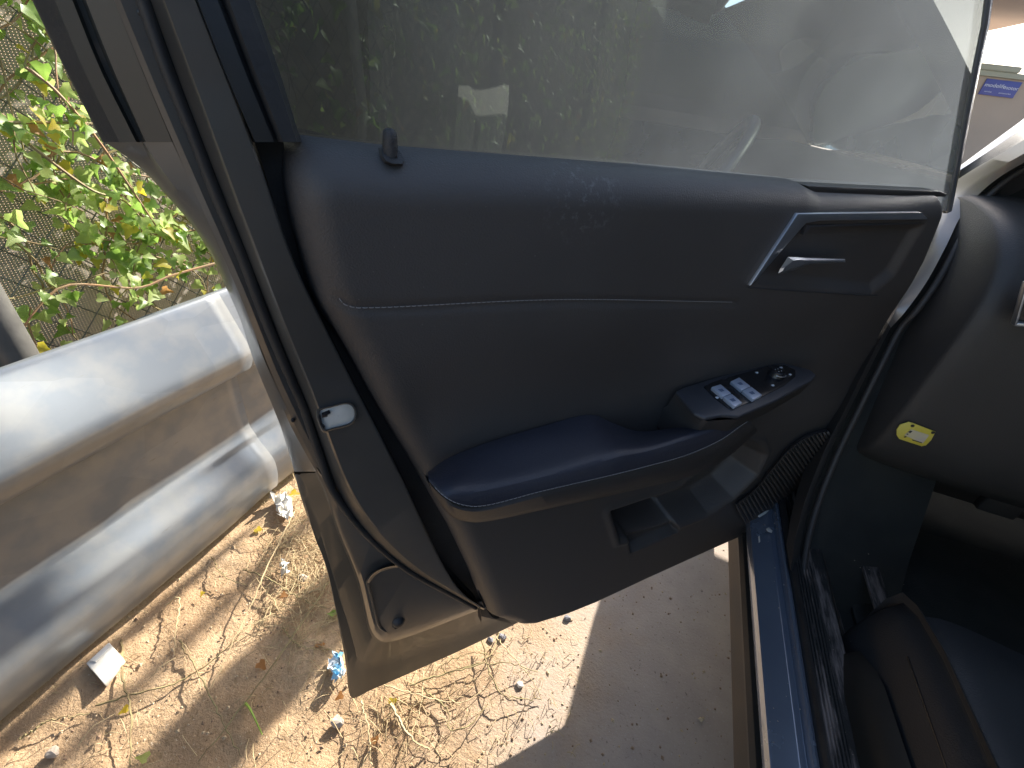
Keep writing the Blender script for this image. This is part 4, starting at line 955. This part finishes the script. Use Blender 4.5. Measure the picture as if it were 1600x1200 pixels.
# silver-framed air vent at the picture's edge
v0 = W(1596, 480); 
def dashp(u, v, y): return yp(u, v, y)
yv = .822
vf = [(1597, 438), (1640, 440), (1640, 510), (1578, 505)]
vfo = [dashp(u, v, yv) for u, v in vf]; 
cen = np.mean(vfo, axis=0); vfi = [p * .82 + cen * .18 for p in vfo]
ring = []
for i in range(4):
    j = (i + 1) % 4
    cpart(slab('vent_frame', [vfo[i], vfo[j], vfi[j], vfi[i]], (0, .012, 0), M_silver, None, .0012))
cpart(slab('vent_back', [p + np.array([0, .006, 0]) for p in vfi], (0, .01, 0), M_black, None, 0))
for k in range(4):
    t1 = (k + .5) / 4; a_ = vfi[0] * (1 - t1) + vfi[3] * t1; b_ = vfi[1] * (1 - t1) + vfi[2] * t1
    cpart(tube('vent_slat', [a_ + [0, .002, 0], b_ + [0, .002, 0]], .0022, M_dash, None, 6))
# yellow card stuck on the panel end
def quad_on(l, y): return [yp(u, v, y) for u, v in l]
YC = .8465
yc = [(1401, 672), (1406, 664), (1420, 659.5), (1427, 661.5), (1462, 675), (1455, 688), (1447, 696), (1440, 697.5), (1405, 686), (1401, 680)]
o = slab('yellow_card', quad_on(yc, YC), (0, -.002, 0), M_yellow, None, .0004); tag(o, 'small yellow card with a pale printed label stuck below the dashboard', 'card')
wl = slab('printed_label', quad_on([(1413, 680), (1424, 671), (1452, 680), (1442, 693)], YC - .0012), (0, -.0006, 0), mat('label_print', (.62, .55, .45), .5, col2=(.7, .62, .4), nscale=40), None, 0); wl.parent = o
for l in ([(1419, 675), (1423, 673), (1426, 674), (1422, 677)], [(1416, 678.5), (1418, 677.5), (1420, 678.2), (1418, 679.5)], [(1412, 683), (1415, 681.5), (1417, 682.5), (1414, 684)], [(1426, 687), (1441, 691.5), (1440, 692.5), (1425, 688)]):
    q = slab('printed_text', quad_on(l, YC - .002), (0, -.0003, 0), mat('print_ink', (.05, .05, .05), .6), None, 0); q.parent = o
for u, v in ((1426, 665.5), (1458, 676)):
    q = lathe('rivet', yp(u, v, YC - .001), (0, -1, 0), [(.0001, .0015), (.002, .0012), (.0028, 0)], M_seatside, 14); q.parent = o
# pedal area: seat cushion with bolster, seams; plastic seat side
zc = .55
a0 = hz(1470, 955, zc); 
def yrun(u, z_): return float(hz(u, 1200, z_)[0])
xs0 = yrun(1472, .52); xs1 = yrun(1506, .56); xs2 = yrun(1548, .57); 
print('seat xs', xs0, xs1, xs2, a0)
yf = float(hz(1490, 950, .55)[1])
def seatloft(name, prof_, m, ys_, parent=None, sharp=60):
    rows = []
    for y, dz, dx in ys_: rows.append([(x + dx, y, zz + dz) for x, zz in prof_])
    return cpart(loft(name, rows, m, None, len(prof_), True, sharp, rs=False))
bol = resample(np.array([(xs0 - .004, .36), (xs0 - .006, .46), (xs0, .525), (xs0 + .012, .555), (xs1 + .004, .57), (xs2 - .01, .565), (xs2, .545), (xs2 + .012, .53)]), 30)
seatloft('seat_bolster', bol, M_seat, [(-.25, .03, 0), (.2, .03, 0), (yf - .12, .02, 0), (yf - .05, .008, 0), (yf - .015, -.01, .002), (yf, -.05, .004), (yf + .004, -.12, .006)])
cus = resample(np.array([(xs2 + .006, .53), (xs2 + .02, .548), (xs2 + .06, .555), (xs2 + .2, .54), (xs2 + .34, .555), (xs2 + .36, .53)]), 30)
seatloft('seat_cushion', cus, M_seat, [(-.25, .01, 0), (.2, .0, 0), (yf - .12, .0, 0), (yf - .03, -.005, 0), (yf, -.05, 0), (yf + .004, -.14, 0)])
seatloft('seat_side_trim', resample(np.array([(xs0 - .030, .34), (xs0 - .034, .42), (xs0 - .028, .47), (xs0 - .010, .49)]), 12), M_seatside, [(-.25, 0, 0), (.3, .0, 0), (yf - .12, -.01, 0), (yf - .05, -.04, .01), (yf - .03, -.1, .02)])
cpart(tube('seat_seam', [(xs0 - .002, y, .53 + .0) for y in np.linspace(-.2, yf - .1, 10)], .0016, M_black, None, 6))
# seat back, pale, mirrored in the window glass
sbp = [(.60, -.05, .55), (.58, -.02, .8), (.575, -.0, 1.05), (.62, -.02, 1.22), (.72, -.03, 1.26), (.86, -.03, 1.26), (.96, -.02, 1.22), (1.0, 0, 1.05), (1.0, -.02, .8), (.98, -.05, .55)]
fr_ = [np.array(p) + [0, .06, 0] for p in sbp]; cc = np.mean(fr_, axis=0)
cpart(loft('seat_back', [[np.array(p) - [0, .16, 0] for p in sbp], [np.array(p) for p in sbp], fr_, [(p * .7 + cc * .3) + [0, .01, 0] for p in fr_], [(p * .1 + cc * .9) for p in fr_]], M_seatlight, None, 60, True, 60))
cpart(tube('seat_belt', [(.50, -.16, .6), (.505, -.14, 1.0), (.56, -.2, 1.35)], .012, M_seatlight, None, 8))
cpart(lathe('headrest', np.array([.79, -.04, 1.36]), (0, 1, 0), [(.0001, .05), (.06, .05), (.1, .03), (.11, 0), (.1, -.03), (.0001, -.05)], M_seatlight, 28))
# pedals and steering wheel
def wheel():
    c = np.array([.88, .66, .93]); ax = np.array([0, -.9, .42]); ax /= np.linalg.norm(ax); u = np.array([1., 0, 0]); v = np.cross(ax, u)
    pts = [c + .185 * (math.cos(a) * u + math.sin(a) * v) for a in np.linspace(0, 2 * PI, 49)]
    cpart(tube('steering_wheel', pts, .015, M_leather, None, 12))
    cpart(lathe('wheel_hub', c, ax, [(.0001, .0), (.05, .0), (.07, -.015), (.06, -.05)], M_dash, 24))
    for a in (0, PI, 1.5 * PI): cpart(tube('wheel_spoke', [c - ax * .02 + .05 * (math.cos(a) * u + math.sin(a) * v), c - ax * .005 + .18 * (math.cos(a) * u + math.sin(a) * v)], .012, M_dash, None, 8))
wheel()
for x, y, z_ in ((.78, 1.02, .46), (.95, 1.05, .45)):
    cpart(box('pedal', (x, y, z_), (x + .07, y + .02, z_ + .06), M_rubber, None, .004)); cpart(tube('pedal_arm', [(x + .035, y + .02, z_ + .05), (x + .035, y + .1, z_ + .25)], .008, M_black, None, 8))

# pale leaf bits stuck on the sill
for i, l in enumerate((((1184, 806), (1197, 798), (1202, 797), (1197, 802), (1187, 808)), ((1197, 826), (1201, 824), (1207, 829), (1206, 832), (1200, 830)), ((1185, 838), (1187, 837), (1188, 846), (1186, 848)))):
    pts = [hz(u, v, .412) for u, v in l]
    o = slab('leaf_scrap', pts, (0, 0, .0012), M_paper, None, 0); tag(o, ('long thin pale leaf scrap lying on the blue-grey sill under the door', 'small oval pale leaf scrap lying on the blue-grey sill', 'tiny pale chip at the outer edge of the sill')[i], 'leaf scrap')
# grit specks on sill and in footwell: loose and uncountable
it = []
for i in range(110):
    u, v = rng.uniform(1180, 1420), rng.uniform(800, 1200); p = hz(u, v, .36 if u > 1360 else .43)
    if u < 1285: p = hz(u, v, .409)
    r_ = rng.uniform(.0005, .0014) if u > 1190 else 0
    if r_: it.append(([p + r_ * np.array(q) for q in ((1, 0, 0), (-.5, .8, 0), (-.5, -.8, 0), (0, 0, 1))], [(0, 1, 3), (1, 2, 3), (2, 0, 3), (2, 1, 0)]))
o = mesh('grit', *join_data(it), M_stone2); o['kind'] = 'stuff'; o['label'] = 'pale sand grains scattered on the door sill'; cpart(o)

# ---------------------------------------------------------------- unseen overhead beam, pipe and slats added to shade verge and rail
def shadow_line(name, g0, g1, z_, r, m, ext0, ext1, label, cat, flat=None):
    g0 = np.array([g0[0], g0[1], 0.]); g1 = np.array([g1[0], g1[1], 0.]); sh_ = SUN / SUN[2] * z_; d = g1 - g0; d /= np.linalg.norm(d)
    a = g0 - d * ext0 + sh_; b = g1 + d * ext1 + sh_
    if flat:
        s = np.cross(d, [0, 0, 1.]); poly = [a + s * flat / 2, b + s * flat / 2, b - s * flat / 2, a - s * flat / 2]; o = slab(name, poly, (0, 0, .06), m, None, .004)
    else: o = tube(name, [a, b], r, m, None, 12)
    tag(o, label, cat); return o
bl = (hz(502, 894, 0) + hz(517, 1035, 0)) / 2; bl2 = (hz(225, 1181, 0) + hz(367, 1181, 0)) / 2
print('band', bl, bl2)
shadow_line('shadow_beam', bl2, bl, 2.2, .06, M_fascia, 1.0, 1.3, 'flat beige unseen beam added overhead to cast the shadow band on the sand beside the guardrail', 'beam', flat=.165)
shadow_line('shadow_pipe', hz(90, 1190, 0), hz(480, 820, 0), 3.6, .02, M_cable, 1.0, 1.6, 'thin dark unseen pipe added overhead to throw the narrow shadow line on the sand', 'pipe')

def slat(corners, z_, label):  # added unseen slat, set along the sun rays to shade the rail
    pts = [np.array(c) + SUN / SUN[2] * (z_ - c[2]) for c in corners]
    o = slab('shadow_slat', pts, (0, 0, .03), M_fascia, None, .003); tag(o, label, 'slat'); return o
d0 = xp(0, 925, -.925); d1 = xp(0, 1012, -.875); d2 = xp(385, 745, -.87); d3 = xp(325, 735, -.925)
ex = np.array([0, -.6, 0]); 
slat([d0 + ex, d1 + ex + [.01, 0, 0], d2, d3], 2.3, 'upper unseen slat added overhead to shade the fold of the guardrail')
f0 = xp(0, 1052, -.855); f1 = xp(0, 1150, -.86); f2 = xp(352, 872, -.862); f3 = xp(340, 858, -.858)
slat([f0 + ex + [-.0, 0, .03], f1 + ex - [0, 0, .1], f2 - [0, 0, .02], f3], 2.1, 'lower unseen slat added overhead to shade the bottom edge of the guardrail')

# ---------------------------------------------------------------- litter, stones, twigs, straw
def crumple(name, poly_px, z_, m, label, cat, amp=.012, lift=.0):
    c = np.mean([hz(u, v, z_) for u, v in poly_px], axis=0); n = 9; q = [hz(u, v, z_) for u, v in poly_px]
    vs = []
    for i in range(n):
        for j in range(n):
            a, b = i / (n - 1), j / (n - 1); p = q[0] * (1 - a) * (1 - b) + q[1] * (1 - a) * b + q[2] * a * b + q[3] * a * (1 - b)
            p = p + np.array([rng.normal(0, amp * .3), rng.normal(0, amp * .3), abs(rng.normal(0, amp)) + .006 + lift]); vs.append(p)
    o = mesh(name, vs, grid_faces(n, n), m, None, False); s = o.modifiers.new('t', 'SOLIDIFY'); s.thickness = .0008; tag(o, label, cat); return o
cq = [hz(u, v, .03) for u, v in ((134, 1036), (170, 1003), (192, 1028), (162, 1068))]
carton = slab('flattened_carton', cq, (0, 0, .018), M_paper, None, .002); tag(carton, 'flattened white carton lying on the sand beside the guardrail', 'carton')
e_ = slab('carton_flap', [hz(u, v, .033) for u, v in ((140, 1032), (165, 1009), (169, 1014), (150, 1034))], (0, 0, .0015), M_paper, None, 0); e_.parent = carton
crumple('blue_wrapper', ((515, 1035), (533, 1020), (542, 1060), (524, 1068)), .01, M_blue, 'crumpled blue and white wrapper on the sand at the door corner', 'wrapper', .012)
crumple('torn_paper', ((425, 780), (450, 775), (462, 815), (436, 812)), .01, M_paper, 'torn white paper scrap in the straw just beyond the rail', 'paper', .012)
crumple('torn_paper', ((440, 882), (446, 878), (452, 898), (442, 902)), .01, M_paper, 'small crumpled white paper scrap in the straw left of the door edge', 'paper', .01)
def rock(name, u, v, r, m, label, grp=None):
    bm = bmesh.new(); bmesh.ops.create_icosphere(bm, subdivisions=2, radius=1)
    c = hz(u, v, .0)
    for q in bm.verts:
        k = 1 + .22 * math.sin(q.co.x * 3 + u) * math.cos(q.co.y * 4 + v) + rng.normal(0, .05); q.co = Vector((q.co.x * r * k * 1.15, q.co.y * r * k * .9, q.co.z * r * k * .75))
    me = bpy.data.meshes.new(name); bm.to_mesh(me); bm.free(); o = link(name, me, m, None, False); o.location = (c[0], c[1], r * .5); tag(o, label, 'stone', grp); return o
rock('pebble', 784, 997, .009, M_stone, 'dark grey pebble on the sand right below the trim corner', 'pebbles and stones on the ground')
rock('pebble', 766, 1001, .007, M_stone, 'smaller grey pebble just left of the dark one under the door', 'pebbles and stones on the ground')
rock('pebble', 886, 967, .008, M_stone, 'dark pebble lying nearest the car shadow edge under the trim', 'pebbles and stones on the ground')
rock('pebble', 528, 1130, .012, M_stone2, 'pale round stone on the sand below the door corner', 'pebbles and stones on the ground')
rock('pebble', 812, 1071, .007, M_paper, 'tiny white stone in the bare sunlit ground right of the twigs', 'pebbles and stones on the ground')
rock('pebble', 473, 905, .012, M_stone2, 'pale stone in the straw beside the white paper scrap', 'pebbles and stones on the ground')
rock('pebble', 85, 1178, .010, M_stone2, 'pale stone at the lower left on the sand', 'pebbles and stones on the ground')
# crumbs of soil and grit over the verge
it = []
for i in range(5200):
    x = rng.uniform(-1.15, .05) if rng.random() < .85 else rng.uniform(0, .45); y = rng.uniform(-.25, 1.7); r_ = abs(rng.normal(0, .0016)) + .0007
    a = rng.uniform(0, 6.28); ca, sa = math.cos(a), math.sin(a); c = np.array([x, y, .001])
    vs = [c + r_ * np.array(p) for p in ((ca * 1.3, sa * 1.3, 0), (-sa, ca, 0), (-ca * 1.1, -sa * 1.1, 0), (sa * .9, -ca * .9, 0), (.1, .1, .9))]
    it.append((vs, [(0, 1, 4), (1, 2, 4), (2, 3, 4), (3, 0, 4)]))
half = len(it) // 2
o = mesh('soil_crumbs', *join_data(it[:half]), mat('soil', (.3, .2, .13), .95), None, False); tag(o, 'brown soil crumbs scattered over the sand', 'soil', kind='stuff')
o = mesh('sand_grit', *join_data(it[half:]), mat('grit_sand', (.55, .42, .27), .95), None, False); tag(o, 'coarse sand grit scattered over the ground', 'grit', kind='stuff')
# dry leaves
def ground_leaf(u, v, size, k, label):
    me = LM[k * 3 + rng.integers(3)]; o = bpy.data.objects.new('fallen_leaf', me); C.objects.link(o); p = hz(u, v, .012)
    o.matrix_world = Matrix.Translation(Vector(p)) @ Matrix.Rotation(rng.uniform(0, 6), 4, 'Z') @ Matrix.Rotation(rng.uniform(-.4, .4), 4, 'X') @ Matrix.Diagonal((size, size, size, 1)); tag(o, label, 'leaf', 'fallen leaves on the sand')
for i, (u, v, s, k, l) in enumerate(((405, 1035, .022, 3, 'dry tan leaf in the middle of the broad shadow band'), (455, 770, .028, 2, 'yellow leaf lying in the straw by the rail edge'), (200, 1107, .018, 2, 'yellow-green leaf on sunlit sand below the carton'),
    (403, 830, .022, 2, 'orange-yellow leaf in the straw next to the rail'), (318, 925, .013, 2, 'small yellow leaf on bare sand between rail and shadow'), (525, 960, .035, 0, 'green leaf half under the door edge in shade'), (500, 1010, .022, 3, 'brown leaf beside the blue wrapper'),
    (614, 1092, .02, 2, 'bright yellow leaf under the lower door edge'), (588, 1158, .018, 3, 'orange-brown leaf on the sand near the bottom edge'), (230, 1185, .02, 1, 'green leaf at the bottom end of the shadow band'), (440, 930, .02, 3, 'curled brown leaf at the edge of the straw'), (535, 1085, .018, 3, 'dark curled leaf by the lowest door corner'))):
    ground_leaf(u, v, s, k, l)
# twigs
def twig(pts, r, m, label, cat='twig', z0=.008):
    p = [hz(u, v, z0 + (k if k else 0)) for u, v, k in pts]; P = resample(p, 30); P[1:-1] += rng.normal(0, .0012, (28, 3))
    o = tube('dry_twig', P, np.linspace(r, r * .5, 30), m, None, 5); tag(o, label, cat, 'dry twigs and stalks on the sand')
G = 'dry twigs'
for pts, r, m, l in (
    ([(545, 860, .03), (480, 960, .05), (400, 1075, .03), (310, 1190, .01)], .0022, M_twig, 'long straight twig crossing the broad shadow band from the door to the bottom'),
    ([(460, 800, .03), (420, 880, .05), (385, 960, .03), (330, 1075, .0)], .0022, M_straw, 'long pale stalk running down the sunlit strip next to the rail'),
    ([(260, 945, 0), (280, 935, .02), (275, 985, .02), (272, 1025, 0)], .0018, M_straw, 'short bent stalk on the sand near the rail'),
    ([(150, 1102, 0), (210, 1085, .01), (290, 1060, 0), (370, 1000, .02)], .0022, M_twig, 'curving brown twig right of the carton'),
    ([(190, 1000, 0), (192, 1060, .01), (205, 1110, .01), (203, 1195, 0)], .0024, M_twig, 'twig running straight down beside the carton'),
    ([(280, 1000, 0), (320, 1070, .015), (350, 1130, .01), (375, 1180, 0)], .0018, M_twig, 'thin twig slanting across the lower shadow band'),
    ([(640, 1070, .02), (720, 1045, .03), (790, 1035, .03), (840, 1050, 0)], .0018, M_twig, 'arched twig under the door at the middle'),
    ([(752, 998, .02), (762, 1040, .02), (785, 1085, .02), (845, 1093, 0)], .0018, M_twig, 'forked dark twig reaching to the bare ground'),
    ([(775, 995, .01), (800, 1025, .03), (830, 1060, .02), (847, 1095, 0)], .0014, M_straw, 'thin straight stalk ending by the forked twig'),
    ([(660, 1075, .01), (700, 1110, .01), (702, 1138, .015), (730, 1135, .02), (762, 1100, 0)], .002, M_twig, 'hooked dark twig on the bare sunlit ground'),
    ([(600, 1070, .02), (650, 1085, .03), (720, 1098, .01), (760, 1075, 0)], .0014, M_straw, 'pale looping stalk below the door flange'),
    ([(565, 1095, .02), (575, 1140, .03), (580, 1200, .0)], .002, M_straw, 'upright dry stalk at the bottom under the door corner'),
    ([(662, 1050, .02), (655, 1110, .02), (625, 1190, 0)], .0018, M_straw, 'long pale stalk slanting to the bottom edge'),
    ([(610, 1100, .02), (640, 1150, .03), (672, 1172, 0)], .003, M_straw, 'thick straw stalk under the door'),
    ([(380, 890, 0), (420, 905, .02), (470, 935, .01), (510, 950, 0)], .002, M_twig, 'twig in the straw left of the door edge'),
    ([(330, 870, 0), (350, 900, .015), (385, 915, 0)], .0016, M_twig, 'short dark twig near the rail'),
    ([(30, 1155, 0), (80, 1125, .01), (140, 1115, 0)], .002, M_twig, 'dark twig at the lower left corner'),
    ([(440, 980, 0), (470, 1010, .02), (515, 1015, 0)], .0016, M_twig, 'thin twig in the shade by the blue wrapper'),
    ([(705, 1055, .01), (690, 1040, .03), (740, 1020, .03), (780, 1030, 0)], .0014, M_stem, 'greenish thin stalk among the twigs under the door'),
    ([(780, 990, .005), (760, 1030, .02), (700, 1050, .01), (650, 1068, 0)], .0016, M_stem, 'long greenish runner trailing from the dark pebble')): twig(pts, r, m, l)
o = tube('green_shoot', resample([hz(383, 1098, .005), hz(392, 1110, .03), hz(410, 1148, .01)], 14), np.linspace(.003, .001, 14), M_grass, None, 5); tag(o, 'bright green grass blade standing on the sunlit sand at the bottom', 'grass blade')
# straw patch
it = []
def straw_at(u, v, L):
    c = hz(u, v, .004); a = rng.uniform(0, PI); d = np.array([math.cos(a), math.sin(a), rng.normal(0, .18)]); b = np.cross(d, [0, 0, 1]) * rng.normal(0, .18)
    p = [c - d * L / 2, c + b * L * .3 + [0, 0, .006 + abs(rng.normal(0, .01))], c + d * L / 2]; p = resample(p, 5); p[:, 2] = np.maximum(p[:, 2], .004)
    it.append(tube_data(p, rng.uniform(.0004, .0009), 3, False))
for i in range(520): 
    straw_at(rng.normal(470, 32), rng.normal(890 - 10, 70), rng.uniform(.02, .1))
for i in range(60): straw_at(rng.normal(620, 55), rng.normal(1105, 32), rng.uniform(.02, .09))
for i in range(120): straw_at(rng.uniform(20, 700), rng.uniform(880, 1200), rng.uniform(.01, .06))
for i in range(160): straw_at(rng.uniform(560, 900), rng.uniform(980, 1200), rng.uniform(.008, .03))
o = mesh('dry_straw', *join_data(it), M_straw); tag(o, 'loose dry straw and grass stalks strewn over the sand', 'straw', kind='stuff')
